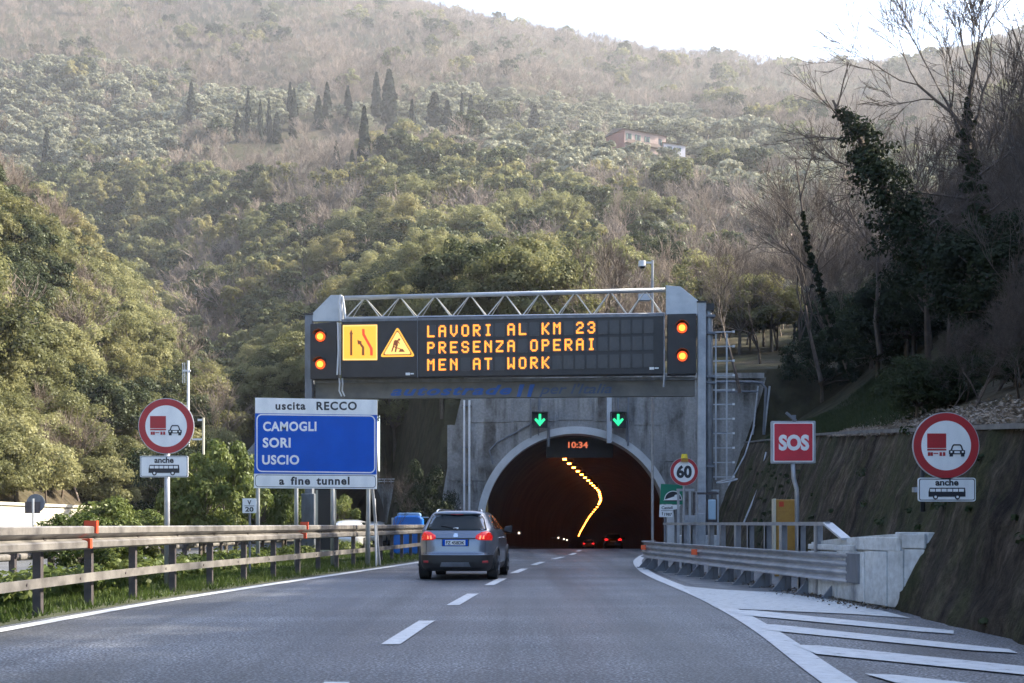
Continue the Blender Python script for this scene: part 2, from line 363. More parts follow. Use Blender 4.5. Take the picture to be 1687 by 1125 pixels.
def ground_mat():
    m = bpy.data.materials.new('woodland floor'); m.use_nodes = True; nt = m.node_tree; b = nt.nodes['Principled BSDF']; b.inputs['Roughness'].default_value = .95
    b.inputs['Specular IOR Level'].default_value = .1
    tc = nt.nodes.new('ShaderNodeTexCoord')
    n1 = nt.nodes.new('ShaderNodeTexNoise'); n1.inputs['Scale'].default_value = .05; n1.inputs['Detail'].default_value = 9; n1.inputs['Roughness'].default_value = .7
    n2 = nt.nodes.new('ShaderNodeTexNoise'); n2.inputs['Scale'].default_value = 1.3; n2.inputs['Detail'].default_value = 6
    for n in (n1, n2): nt.links.new(tc.outputs['Object'], n.inputs[0])
    r = ramp(nt, [(.35, (.032,.040,.018)), (.5, (.055,.050,.031)), (.65, (.085,.067,.050))]); nt.links.new(n1.outputs[0], r.inputs[0])
    r2 = ramp(nt, [(.3, (.55,.55,.55)), (.7, (1.25,1.25,1.2))]); nt.links.new(n2.outputs[0], r2.inputs[0])
    mx = nt.nodes.new('ShaderNodeMixRGB'); mx.blend_type = 'MULTIPLY'; mx.inputs[0].default_value = 1; nt.links.new(r.outputs[0], mx.inputs[1]); nt.links.new(r2.outputs[0], mx.inputs[2])
    nt.links.new(mx.outputs[0], b.inputs['Base Color'])
    bp = nt.nodes.new('ShaderNodeBump'); bp.inputs['Strength'].default_value = .7; bp.inputs['Distance'].default_value = .3; nt.links.new(n2.outputs[0], bp.inputs['Height']); nt.links.new(bp.outputs[0], b.inputs['Normal'])
    return m
M['ground'] = ground_mat()
gme = np_mesh('ground', np.stack([XX.ravel(), YY.ravel(), ZZ.ravel()], -1), q, [M['ground']])
gme.polygons.foreach_set('use_smooth', np.ones(len(q), bool))
link('ground', gme, kind='structure')

# ------------------------------------------------------------------ road, markings
RL = [(-20,-6.9),(0,-6.6),(10,-6.35),(14.8,-5.95),(18.9,-5.79),(25.2,-5.08),(32,-4.2),(40.4,-3.1),(50,-2.15),(60,-1.45),(64,-1.2)]
RR = [(-20,1.6),(0,2.0),(10,2.52),(14.8,2.97),(20.7,3.24),(26,3.30),(30.2,3.33),(35,3.55),(42.3,4.12),(50.5,5.2),(58,6.6),(64,7.4)]
RC = [(-20,-1.9),(0,-1.6),(10,-1.38),(14.8,-1.18),(20.8,-.82),(26,-.45),(32.4,.07),(40.6,.86),(44.5,1.39),(50.8,2.37),(58,3.0),(64,3.6)]
def curve(tab, y):
    ya = [a for a, _ in tab]; xa = [b for _, b in tab]
    # smooth interpolation
    return float(np.mean([np.interp(y+k, ya, xa) for k in (-2.4,-1.6,-.8,0,.8,1.6,2.4)]))
# tunnel centreline: x, z of its floor
TUN = [(64,3.2),(80,4.55),(101,7.15),(140,10.85),(160,11.9),(200,13.4),(240,15.1),(284,17.1),(364,20.7),(470,25.6)]
def tun(y): return float(np.mean([np.interp(y+k, [a for a,_ in TUN], [b for _,b in TUN]) for k in (-6,-3,0,3,6)])) if y > 70 else float(np.interp(y, [64,80],[3.2,4.55]))
def tz(y): return -.022*max(0, y-64)-.5*max(0,0)
def strip(name, fl, fr, y0, y1, z, m, step=1.0, **k):
    ysx = np.arange(y0, y1+1e-6, step); mb = MB(); vs = []; fs = []
    for y in ysx:
        vs += [(fl(y), y, z if not callable(z) else z(y)), (fr(y), y, z if not callable(z) else z(y))]
    for i in range(len(ysx)-1): fs.append((2*i, 2*i+1, 2*i+3, 2*i+2))
    mb.add(vs, fs); return mb.build(name, m, **k)
def asphalt():
    m = bpy.data.materials.new('worn asphalt'); m.use_nodes = True; nt = m.node_tree; b = nt.nodes['Principled BSDF']
    tc = nt.nodes.new('ShaderNodeTexCoord')
    def noise(s, sv=(1,1,1), det=4):
        mp = nt.nodes.new('ShaderNodeMapping'); mp.inputs['Scale'].default_value = sv; nt.links.new(tc.outputs['Object'], mp.inputs[0])
        n = nt.nodes.new('ShaderNodeTexNoise'); n.inputs['Scale'].default_value = s; n.inputs['Detail'].default_value = det; nt.links.new(mp.outputs[0], n.inputs[0]); return n
    f = noise(38, det=4); p = noise(.7, (1,.16,1), 6); g = noise(16, det=4)
    r = ramp(nt, [(.38, (.016,.018,.024)), (.5, (.062,.066,.076)), (.62, (.25,.26,.28))]); nt.links.new(f.outputs[0], r.inputs[0])
    r2 = ramp(nt, [(.3, (.62,.62,.64)), (.7, (1.3,1.3,1.3))]); nt.links.new(p.outputs[0], r2.inputs[0])
    r4 = ramp(nt, [(.3, (.8,.8,.8)), (.7, (1.2,1.2,1.2))]); nt.links.new(g.outputs[0], r4.inputs[0])
    mx = nt.nodes.new('ShaderNodeMixRGB'); mx.blend_type = 'MULTIPLY'; mx.inputs[0].default_value = 1; nt.links.new(r.outputs[0], mx.inputs[1]); nt.links.new(r2.outputs[0], mx.inputs[2])
    my = nt.nodes.new('ShaderNodeMixRGB'); my.blend_type = 'MULTIPLY'; my.inputs[0].default_value = 1; nt.links.new(mx.outputs[0], my.inputs[1]); nt.links.new(r4.outputs[0], my.inputs[2])
    s_ = noise(1.5, (1,.02,1), 3); r5 = ramp(nt, [(.34, (.66,.66,.67)), (.5, (1.0,1.0,1.0)), (.66, (1.22,1.22,1.2))]); nt.links.new(s_.outputs[0], r5.inputs[0])
    h_ = noise(.35, (.35,1.6,1), 5); r6 = ramp(nt, [(.42, (.78,.78,.79)), (.60, (1.12,1.12,1.12))]); nt.links.new(h_.outputs[0], r6.inputs[0])  # crosswise bands: sun patches through trees put into the asphalt colour
    mz = nt.nodes.new('ShaderNodeMixRGB'); mz.blend_type = 'MULTIPLY'; mz.inputs[0].default_value = 1; nt.links.new(my.outputs[0], mz.inputs[1]); nt.links.new(r5.outputs[0], mz.inputs[2])
    m7 = nt.nodes.new('ShaderNodeMixRGB'); m7.blend_type = 'MULTIPLY'; m7.inputs[0].default_value = 1; nt.links.new(mz.outputs[0], m7.inputs[1]); nt.links.new(r6.outputs[0], m7.inputs[2])
    nt.links.new(m7.outputs[0], b.inputs['Base Color'])
    r3 = ramp(nt, [(.3, (.40,.40,.40)), (.7, (.58,.58,.58))]); nt.links.new(p.outputs[0], r3.inputs[0]); nt.links.new(r3.outputs[0], b.inputs['Roughness'])
    bp = nt.nodes.new('ShaderNodeBump'); bp.inputs['Strength'].default_value = .8; bp.inputs['Distance'].default_value = .01; nt.links.new(f.outputs[0], bp.inputs['Height']); nt.links.new(bp.outputs[0], b.inputs['Normal'])
    return m
M['asphalt'] = asphalt()
def paintmat(name, c, wear):
    m = mat(name, c, .6); nt = m.node_tree; b = nt.nodes['Principled BSDF']; tc = nt.nodes.new('ShaderNodeTexCoord')
    n = nt.nodes.new('ShaderNodeTexNoise'); n.inputs['Scale'].default_value = 7; n.inputs['Detail'].default_value = 9; n.inputs['Roughness'].default_value = .75
    nt.links.new(tc.outputs['Object'], n.inputs[0]); r = ramp(nt, [(wear-.08, (.10,.105,.115)), (wear+.02, tuple(x*.8 for x in c)), (wear+.25, c)]); nt.links.new(n.outputs[0], r.inputs[0]); nt.links.new(r.outputs[0], b.inputs['Base Color'])
    return m
M['paint'] = paintmat('road paint', (.60,.62,.64), .39)
M['paint_worn'] = paintmat('worn road paint', (.54,.56,.57), .41)
M['dirt'] = mat('gritty shoulder', (.10,.105,.115), .85, noise=2.5, col2=(.18,.185,.19), bump=.6, bscale=25)
strip('road', lambda y: curve(RL, y)-.28, lambda y: max(curve(RR, y)+.25, float(wall_foot(y))+.25) if y < 20 else max(curve(RR, y)+.3, min(float(wall_foot(y))+.2, 5.9+max(0,y-50)*.12)), -18, 64, .004, M['asphalt'], .5, kind='structure')
strip('tunnel_road', lambda y: tun(y)-4.75, lambda y: tun(y)+4.75, 64, 470, lambda y: tz(y)+.004, M['asphalt'], 2, kind='structure')
strip('shoulder', lambda y: curve(RR, y)+.32, lambda y: float(wall_foot(y))+.2, 21.2, 62, .010, M['dirt'], .6, kind='structure')
mk = lambda name, fl, fr, a, b, m, **k: strip(name, fl, fr, a, b, .014, m, .4, kind='structure', **k)
mk('road_edge_line', lambda y: curve(RL, y)-.1, lambda y: curve(RL, y)+.14, -6, 63.6, M['paint'])
mk('road_edge_line', lambda y: curve(RR, y)-.13, lambda y: curve(RR, y)+.15, -2, 63.6, M['paint'])
per = 6.32; y = 13.1-2*per
while y < 63:
    a, b2_ = y, min(y+3.35, 63.8)
    mk('lane_dash', lambda v: curve(RC, v)-.10, lambda v: curve(RC, v)+.10, a, b2_, M['paint']); y += per
y = 66
while y < 130:
    strip('lane_dash', lambda v: tun(v)-.2, lambda v: tun(v)-.03, y, y+3, lambda v: tz(v)+.014, M['paint'], .5, kind='structure'); y += per
strip('road_edge_line', lambda v: tun(v)+3.6, lambda v: tun(v)+3.75, 64, 200, lambda v: tz(v)+.014, M['paint'], 2, kind='structure')
# hatching in the lay-by mouth
for pts in ([(1193,1006),(1240,1007),(1571,1041),(1571,1046.5),(1520,1043),(1215,1014.5)],
            [(1235,1030),(1278,1031),(1662,1072),(1677,1078.5),(1600,1074),(1262,1040)],
            [(1306,1064.5),(1350,1066),(1760,1108),(1760,1122),(1345,1080)],
            [(1425,1113),(1475,1115),(1900,1163),(1880,1178),(1475,1128)]):
    g = [G(*p) for p in pts]; MB().add([(p.x, p.y, .018) for p in g], [tuple(range(len(g)))]).build('hatch_marking', M['paint'], kind='structure')
g = [G(*p) for p in [(1120,966),(1180,972),(1290,978),(1375,990),(1440,1004),(1500,1020),(1400,1013),(1290,1008),(1180,1003),(1150,985)]]
MB().add([(p.x, p.y, .016) for p in g], [tuple(range(len(g)))]).build('worn_paint_patch', M['paint_worn'], kind='structure')
# far carriageway
strip('far_road', lambda y: float(np.interp(y,[-20,50,82],[-18.8,-18.8,-17.2])), lambda y: float(np.interp(y,[-20,40,82],[-10.2,-9.8,-8.9])), -18, 82, .004, M['asphalt'], 2, kind='structure')
strip('far_edge_line', lambda y: float(np.interp(y,[-20,40,82],[-10.7,-10.3,-9.5])), lambda y: float(np.interp(y,[-20,40,82],[-10.5,-10.1,-9.3])), -18, 82, .014, M['paint'], 2, kind='structure')
strip('far_road_tunnel_floor', lambda y: -17.2, lambda y: -8.9, 82, 130, -.01, M['asphalt'], 8, kind='structure')

# ------------------------------------------------------------------ right retaining wall
wy = np.arange(-15, 62.3, .3); nh = 14; vs = []; fs = []
for y in wy:
    x0, h = float(wall_foot(y)), float(wall_h(y))
    for k in range(nh):
        z = h*k/(nh-1); n_ = float(vnoise(np.array([y*1.3]), np.array([z*1.7+3]))[0])*.15+float(vnoise(np.array([y*4.1]), np.array([z*4.7]))[0])*.08
        vs.append((x0+.37*z+n_, y, z-.02))
    vs.append((x0+.37*h+.35, y, h-.02)); vs.append((x0+.37*h+.35, y, -.3))
n = nh+2
for i in range(len(wy)-1):
    for k in range(n-1): fs.append((i*n+k, i*n+k+1, (i+1)*n+k+1, (i+1)*n+k))
wall = MB().add(vs, fs).build('retaining_wall', M['wall_dark'], smooth=True, label='dark mossy battered retaining wall along the right side of the road', cat='wall')
MB().sweep([(float(wall_top(y))+.12, y, float(wall_h(y))-.02) for y in wy], [(-.16,0),(-.16,.07),(.2,.07),(.2,0)], closed=True).build('coping', M['dirt'], wall)
# pale concrete end block with its panels
blk = empty('concrete_block', (5.2, 20, 0), label='pale weathered concrete end block at the near end of the right guardrail', cat='barrier block')
bp_ = [(5.24,22.4),(5.34,21.2),(5.43,20.3),(5.52,19.3),(5.62,18.45),(5.85,17.95)]
def blk_top(i): return [.93,1.0,1.04,1.08,1.11,1.12][i]
def lerp(a, b, t): return tuple(a[k]+(b[k]-a[k])*t for k in range(len(a)))
body = MB(); vs = []
bk = [(x+.0, y) for x, y in bp_]
for i, (x, y) in enumerate(bp_):
    zt = blk_top(i); xw = float(wall_foot(y))
    vs += [(x-5.2, y-20, -.02), (x-5.2+.02, y-20, zt), (max(x+.3, xw+.37*zt+.1)-5.2, y-20, zt), (max(x+.3, xw+.1)-5.2, y-20, -.02)]
fs = [(0,3,2,1)]+[(i*4+k, i*4+(k+1) % 4, i*4+4+(k+1) % 4, i*4+4+k) for i in range(5) for k in range(4)]+[(20,21,22,23)]
body.add(vs, fs).build('block_body', M['pale_conc'], blk)
def face_pt(s, z, off):       # along the block's front face
    L = len(bp_)-1; i = min(int(s), L-1); t = s-i
    a = Vector((*bp_[i], 0)); b = Vector((*bp_[i+1], 0)); nrm = Vector(((b-a).y, -(b-a).x, 0)).normalized()
    p = a.lerp(b, t)+nrm*off; return (p.x-5.2, p.y-20, z)
for s0, s1, z0, z1 in ((0.02,1.3,.03,.78),(1.34,2.6,.03,.80),(2.64,3.55,.03,.82),(3.6,4.2,.03,.84),(4.24,4.96,.46,.86),(4.24,4.96,.03,.43),(0.02,2.2,.81,.90),(2.24,4.1,.85,1.03),(4.14,4.98,.90,1.08)):
    mb = MB(); m_ = max(2, int((s1-s0)*3)+1); vv = []
    for i in range(m_):
        s_ = s0+(s1-s0)*i/(m_-1); sl_ = (s_/5)*.03
        for z, o_ in ((z0,.0),(z0,.05),(z1+sl_,.05),(z1+sl_,.0)): vv.append(face_pt(s_, z, o_))
    ff = [(0,1,2,3), tuple((m_-1)*4+k for k in (3,2,1,0))]+[(i*4+k, i*4+4+k, i*4+4+(k+1) % 4, i*4+(k+1) % 4) for i in range(m_-1) for k in range(4)]
    mb.add(vv, ff).build('panel', M['pale_conc'], blk, bevel=.012)
# end face toward the camera, two stacked slabs running back to the wall
for z0, z1 in ((.02,.80),(.83,1.0),(1.02,1.13)):
    x0, x1 = 5.62-5.2, float(wall_foot(18))+.37*z1-5.2+.02
    e_ = .04 if z0 > 1 else 0
    MB().add([(x0-e_,-1.60,z0),(x1-.37*(z1-z0)+.1,-2.12,z0),(x1+.12,-2.12-e_,z1),(x0-e_,-1.60-e_,z1),(x0,-1.3,z0),(x1+.2,-1.6,z0),(x1+.2,-1.6,z1),(x0,-1.3,z1)], [(0,1,2,3),(4,7,6,5),(3,2,6,7),(0,4,5,1),(0,3,7,4),(1,5,6,2)]).build('panel', M['pale_conc'], blk, bevel=.012)

# ------------------------------------------------------------------ guardrails
def wave(z0, z1, waves, depth):
    n = waves*8; return [(-depth*(.5-.5*math.cos(2*math.pi*waves*i/n)), z0+(z1-z0)*i/n) for i in range(n+1)]
def path_resample(p, s):
    p = [Vector((a, b, 0)) for a, b in p]; out = [p[0].copy()]; acc = 0; 
    for a, b in zip(p[:-1], p[1:]):
        L = (b-a).length; t = s-acc
        while t <= L: out.append(a.lerp(b, t/L)); t += s
        acc = (acc+L) % s if False else L-(t-s)
    return out
def smooth_path(tab, y0, y1, st=.5):
    return [(curve([(b, a) for a, b in tab], y), y) for y in np.arange(y0, y1, st)]
LB = [(-6.8,-20),(-6.5,5),(-6.42,16),(-6.42,21),(-6.12,25),(-5.72,28),(-5.45,29.8),(-4.93,35.5),(-4.5,39.2),(-4.05,44.5),(-3.6,50.5),(-3.05,56),(-2.7,62)]
lp = smooth_path(LB, -6, 62.2)
lroot = empty('guardrail', (-6.42, 16, 0), label='long galvanised guardrail with sunlit double rail along the left edge of the road', cat='guardrail')
def rel(pts, o): return [Vector(p)-Vector(o.location) for p in pts]
P3 = [(x, y, 0) for x, y in lp]
prof = [(-.01,.87),(.07,.888),(.086,.90),(.088,.985),(.07,1.0),(.0,1.02),(-.02,1.045),(.0,1.07),(.07,1.095),(.088,1.11),(.086,1.20),(.07,1.215),(-.01,1.22)]
bm_ = MB().sweep(rel(P3, lroot), [(a+.07, b) for a, b in prof]); bm_.build('beam', M['rail'], lroot, auto=28)
sp = MB().sweep(rel(P3, lroot), [(-.02,1.205),(-.22,1.19),(-.22,1.10)]); sp.build('top_cap', M['rail'], lroot)
sw = MB().sweep(rel(P3, lroot), [(.09,.39),(.12,.39),(.12,.52),(.09,.52)], closed=True); sw.build('lower_rail', M['rail'], lroot)
pm = MB(); pm.b2(-.055,.055,-.055,.055,-.02,1.08); pm.b2(.03,.10,-.04,.04,.95,1.05)
pmesh = pm.mesh('post', M['post']); 
for p in path_resample([q_ for q_ in lp if q_[1] > 2.5], 2.05):
    link('post', pmesh, lroot, loc=p-Vector(lroot.location)+Vector((-.03,0,0)))
bolt = MB().cyl((.115,0,.455),(.13,0,.455),.022,n=6).mesh('bolt', M['post'])
for p in path_resample([q_ for q_ in lp if 14 < q_[1] < 40], 2.05): link('bolt', bolt, lroot, loc=p-Vector(lroot.location))
def lbx(y): return curve([(b, a) for a, b in LB], y)
for yy, s in ((19.15, 1.0), (31.8, 1.0)):
    x = lbx(yy)+6.42
    MB().b2(x+.0,x+.19,yy-16-.05,yy-16+.04,1.11,1.30).build('reflector', M['orange'], lroot)
    MB().b2(x-.0,x+.19,yy-16-.34,yy-16-.24,.89,1.03).build('reflector', M['orange'], lroot)
# second rail, on the far side of the median
froot = empty('guardrail', (-9.4, 20, 0), label='plain guardrail on the far side of the grassy median', cat='guardrail')
fp = [(-9.6,-6,0),(-9.6,30,0),(-9.0,50,0),(-8.4,62,0),(-8.0,78,0)]
fpp = [Vector((float(np.interp(y,[-6,30,50,62,78],[-9.4,-9.4,-8.9,-8.5,-8.2])), y, 0)) for y in np.arange(-6, 78, 1.)]
MB().sweep(rel(fpp, froot), [(a-.1, b-.33) for a, b in prof]).build('beam', M['rail'], froot, smooth=True)
for p in fpp[::2]: link('post', pmesh, froot, loc=p-Vector(froot.location)+Vector((0,0,-.33)))
# right guardrail, three waves, bolted to the block
RB = [(3.75,36.6),(3.72,36.2),(3.72,35.2),(3.9,33.5),(4.15,31),(4.42,28.4),(4.72,25.6),(5.02,23),(5.25,21.2),(5.36,20.3)]
rb = [(np.interp(y, [b for a, b in RB][::-1], [a for a, b in RB][::-1]), y) for y in np.arange(20.3, 36.61, .35)][::-1]
rb = [(4.15,37.2),(3.9,36.95)]+rb
rroot = empty('guardrail', (4.5, 28, 0), label='blue-grey triple wave guardrail curving in to the tunnel on the right', cat='guardrail')
rp3 = [(a, b, 0) for a, b in rb]
prof3 = []
for i in range(25):
    t = i/24; prof3.append((.035*math.cos(2*math.pi*3*t), .33+.42*t))
MB().sweep(rel(rp3, rroot), prof3).build('beam', M['steel'], rroot, smooth=True)
MB().sweep(rel(rp3, rroot), [(.05,.315),(.05,.335),(-.1,.335),(-.1,.315)], closed=True).build('lower_edge', M['steel'], rroot)
MB().sweep(rel(rp3, rroot), [(.045,.745),(.045,.765),(-.06,.765),(-.06,.745)], closed=True).build('upper_edge', M['steel'], rroot)
ep = MB(); ep.box((5.385-4.5, 20.12-28, .55), (.05,.52,.47), rot=(0,0,R(7))); ep.build('end_plate', M['steel_dull'], rroot, bevel=.01)
pm = MB(); pm.b2(-.05,.05,-.05,.05,0,.70); pm.add([(-.05,-.02,.02),(-.30,-.02,.02),(-.05,-.02,.30),(-.05,.02,.02),(-.30,.02,.02),(-.05,.02,.30)], [(0,1,2),(5,4,3),(0,3,4,1),(1,4,5,2),(2,5,3,0)])
pm.b2(-.34,.16,-.07,.07,0,.025); rpm = pm.mesh('post', M['steel_dull'])
for p in path_resample([(a, b) for a, b in rb if b < 36.4 and b > 20.9], 1.25):
    link('post', rpm, rroot, loc=p-Vector(rroot.location)+Vector((.16,0,.01)), rot=(0,0,R(8)))
for yy in (35.4, 29.6):
    x = float(np.interp(yy, [b for a, b in rb][::-1], [a for a, b in rb][::-1]))-4.5
    MB().box((x-.06, yy-28, .60), (.03,.26,.12), rot=(0,0,R(6))).box((x-.08, yy-28-.12, .60), (.14,.02,.13)).build('reflector', M['orange_lit'], rroot)
# pedestrian handrail behind it
hr = empty('handrail', (4.9, 28, 0), label='grey steel handrail with broad uprights behind the right guardrail', cat='railing')
hx = lambda y: float(np.interp(y, [21.4,25,30,37], [5.30,5.12,4.95,4.42]))
hp = [(hx(y)-4.9, y-28, 1.25) for y in np.arange(21.4, 37.2, .4)]
MB().sweep(hp[::-1], [(-.04,-.03),(.04,-.03),(.04,.035),(-.04,.035)], closed=True).build('top_rail', M['steel'], hr)
MB().box((5.36-4.9, 21.05-28, 1.13), (.17,.86,.035), rot=(R(17),0,R(7))).build('sloped_end', M['steel_pale'], hr)
up = MB().b2(-.02,.02,-.07,.07,0,1.22).b2(-.055,.02,-.07,-.05,0,1.22).mesh('upright', M['steel'])
for px in (1128,1143,1172,1191,1216,1237,1266,1291,1322,1350):
    best = min(np.arange(21.4,37,.05), key=lambda y: abs((px-CX)/F*y-hx(y)))
    link('upright', up, hr, loc=(hx(best)-4.9, best-28, 0), rot=(0,0,R(-60)))
# ------------------------------------------------------------------ tunnel portal
def PL(d):                    # (x, z) on the plane at distance d
    return lambda px, py: ((px-CX)*d/F, CH+(HY-py)*d/F)
P = PL(63.7)
portal = empty('tunnel_portal', (3.17, 63.7, 0), label='stained concrete tunnel portal with white arch ring round the road mouth', cat='tunnel portal')
ox = 3.17
cxp, czp = P(948, 865); cxp -= ox
ri = 4.56; ro = 4.92
def loc(p): a = P(*p); return (a[0]-ox, a[1])
out = [loc((719,912)), loc((725,842)), loc((748,705)), loc((768,622)), loc((1262,622)), loc((1255,650)), loc((1208,785)), loc((1196,912))]
out = [(x, max(z, -.05)) for x, z in out]
arch = [(cxp+ro, -.05)]+[(cxp+ro*math.cos(R(a)), czp+ro*math.sin(R(a))) for a in range(0, 181, 5)]+[(cxp-ro, -.05)]
poly = out+[(p[0], p[1]) for p in arch]
MB().plate(poly, 0, .9).build('face_wall', M['portal'], portal)
rg = MB().ring((cxp, czp), ro, ri, -.22, 1.2, n=60, a0=0, a1=180)
rg.b2(cxp-ro, cxp-ri, -.22, 1.2, -.05, czp); rg.b2(cxp+ri, cxp+ro, -.22, 1.2, -.05, czp); rg.build('arch_ring', M['ring'], portal, auto=30)
# cast lifts: broad pours standing a little proud of the face, joints between them
for (xa, xb, ya, yb) in ((768,842,640,696),(846,916,640,694),(920,976,640,692),(980,1040,640,694),(1044,1092,640,700),(1096,1148,640,760),(1152,1208,646,760),(737,800,700,792)):
    a, b = loc((xa, yb)), loc((xb, ya)); MB().b2(a[0], b[0], -.035, .0, a[1], b[1]).build('cast_panel', M['portal'], portal, bevel=.01)
a, b = loc((764, 640)), loc((1258, 622)); MB().b2(a[0], b[0], -.18, .9, b[1]-.05, b[1]+.22).build('coping', M['portal'], portal)
for px, y0, y1, r_, m in ((765,660,842,.055,'white_pale'),(773.5,660,842,.055,'white_pale'),(874,655,722,.04,'steel_dull'),(887,655,718,.03,'steel_dull'),(903.5,705,736,.07,'steel_dull'),(1034,655,735,.05,'steel_dull'),(1031,690,728,.03,'steel_dull')):
    a = loc((px, y0)); b = loc((px, y1)); MB().cyl((a[0], -.30, a[1]), (b[0], -.30, b[1]), r_, n=8).build('conduit', M[m], portal, smooth=False)
for z_ in (670, 738, 800):
    a = loc((761, z_)); MB().b2(a[0], a[0]+.5, -.32, 0, a[1], a[1]+.05).build('bracket', M['steel_dull'], portal)
a = loc((1002,655)); b = loc((1002,731)); MB().b2(a[0]-.12, a[0]+.12, -.75, -.5, b[1], a[1]).build('drop_post', M['steel_pale'], portal)
# surface mounted cable run following the arch
pts = [loc(p) for p in ((812,765),(806,742),(820,728),(850,712),(880,695))]
MB().tube([(x, -.06, z) for x, z in pts], .04, 6).build('conduit', M['steel_dull'], portal)
# parapet rail on the right shoulder
fr_ = empty('parapet_rail', (10.8, 63.4, 0), label='dark tubular rail on top of the portal shoulder to the right of the ladder', cat='railing')
def fl(px, py): x, z = PL(63.4)(px, py); return (x-10.8, 0, z)
MB().tube([fl(1178,629), fl(1240,629), fl(1255,631), fl(1262,640), fl(1258,716)], .07, 8).build('top_tube', M['steel_dull'], fr_)
MB().tube([fl(1178,645), fl(1250,645)], .05, 8).build('mid_tube', M['steel_dull'], fr_)
for p in (1249, 1268): MB().tube([fl(p, 636), fl(p-9, 716)], .05, 6).build('upright', M['steel'], fr_)
# drain pipes on the slope right of the portal
for k, (a, b) in enumerate(((W(1262,745,52), W(1225,862,50)), (W(1243,700,58), W(1200,800,57)), (W(1278,840,46), W(1284,800,47)))):
    tag(MB().tube([a, (a+b)/2+Vector((.15,0,0)), b], .035, 6).build('drain_pipe', M['steel']), ['long pale cable pipe slanting down the wall below the SOS sign edge', 'thin slanting pipe beside the portal shoulder edge', 'short stub of slanting pipe beside the yellow cabinet'][k], 'pipe')

# lining
tys = np.concatenate([[64.0], np.arange(65.5, 120, 2.2), np.arange(120, 475, 6)])
vs = []; fs = []; rl_ = 4.76; prof = [(-rl_, -1.6)]+[(rl_*math.cos(R(a)), rl_*math.sin(R(a))) for a in range(180, -1, -6)]+[(rl_, -1.6)]
rb_ = 0
for i, y in enumerate(tys):
    c = tun(y); 
    k = 1.0 if i % 2 == 0 else 1.0
    for x, z in prof: vs.append((c+x, y, 1.19+z+tz(y)))
n = len(prof)
for i in range(len(tys)-1):
    for k in range(n-1): fs.append((i*n+k, i*n+k+1, (i+1)*n+k+1, (i+1)*n+k))
fs.append(tuple((len(tys)-1)*n+k for k in range(n)))
tl = MB().add(vs, fs).build('tunnel_lining', M['lining'], smooth=True, kind='structure')
for sd in (-1, 1):
    MB().sweep([(tun(y)+sd*4.05, y, tz(y)) for y in tys], [(-.5,0),(-.5,.16),(.5,.16),(.5,0)], closed=True).build('tunnel_kerb', M['dirt'], kind='structure')
# lining ribs on the near stretch
# ceiling lamps
lm = MB().b2(-.11,.11,-.06,.06,-.05,.04).mesh('lens', M['tun_lamp']); hm = MB().b2(-.30,.30,-.30,.30,0,.14).b2(-.03,.03,-.03,.03,.1,.5).mesh('housing', M['black'])
LX = [(78.7,3.24),(101,5.99),(120,8.2),(140,9.75),(160,10.75),(200,12.25),(236,13.8),(284,15.95),(364,19.5),(470,24.5)]
y = 78.5
while y < 465:
    x = float(np.interp(y, [a for a,_ in LX], [b for _,b in LX])); z = 5.62+tz(y)
    near = y < 150
    r = empty('tunnel_lamp', (x, y, z), math.atan(-.1), label='glowing orange sodium lamp in the winding row along the tunnel ceiling', cat='lamp', group='sodium lamps along the tunnel ceiling')
    link('lens', lm, r, loc=(0,0,-.07)); link('housing', hm, r)
    y += 3.9 if y < 150 else 9.5
# clock
ck = empty('clock_display', (3.0, 65.6, 0), label='dark hanging panel showing 10:34 in red digits under the tunnel crown', cat='clock')
a = PL(65.6)(900, 754); b = PL(65.6)(1010, 722)
MB().b2(a[0]-3, b[0]-3, 0, .25, a[1], b[1]).build('panel', M['black'], ck, bevel=.02)
t_ = MB(); p = PL(65.6)(936, 737.5); q2 = PL(65.6)(968.5, 728)
fit_text(t_, '10:34', p[0]-3, q2[0]-3, p[1], q2[1]-p[1], -.02, bold=.03); t_.build('digits', M['clock_red'], ck)
# lane signals
sgb = MB().b2(-.38,.38,0,.25,-.38,.38).mesh('housing', M['black']); hood = MB().b2(-.40,.40,-.22,0,.36,.40).b2(-.40,-.36,-.2,0,-.05,.36).b2(.36,.40,-.2,0,-.05,.36).mesh('hood', M['black'])
arr = [(-.06,.30),(.06,.30),(.06,-.02),(.20,.10),(.27,.02),(0,-.30),(-.27,.02),(-.20,.10),(-.06,-.02)]
arm = MB().plate(arr, -.02, -.005).mesh('arrow', M['arrow_green'])
for px, l in ((889.5, 'left one of the two green arrow lane signals above the arch'), (1018.5, 'right one of the two green arrow lane signals above the arch')):
    x, z = PL(63.0)(px, 692)
    s_ = empty('lane_signal', (x, 63.0, z), label=l, cat='lane signal', group='green arrow lane signals')
    link('housing', sgb, s_); link('hood', hood, s_); link('arrow', arm, s_)
    MB().b2(-.04,.04,.25,.65,-.05,.05).b2(-.03,.03,.05,.12,.38,1.1).build('bracket', M['steel_dull'], s_)
# reflectors on the tunnel's left wall, their reflected light put in as glow
for k, (px, py, d) in enumerate(((855,878,76),(920,886,112),(929,888,122),(934,889.5,128))):
    w_ = W(px, py, d); r = empty('marker_lamp', w_, label=['single white marker lamp low on the left tunnel wall nearest the mouth','first of three white marker lamps deep on the left tunnel wall','middle of three white marker lamps deep on the left tunnel wall','last of three white marker lamps deep on the left tunnel wall'][k], cat='lamp', group='marker lamps on the tunnel wall')
    MB().cyl((0,-.03,0),(0,0,0),.055,n=10).build('lens', M['tun_dot'], r); MB().b2(-.14,.14,0,.2,-.14,.14).b2(-1.2,0,.05,.12,-.03,.03).build('housing', M['black'], r)

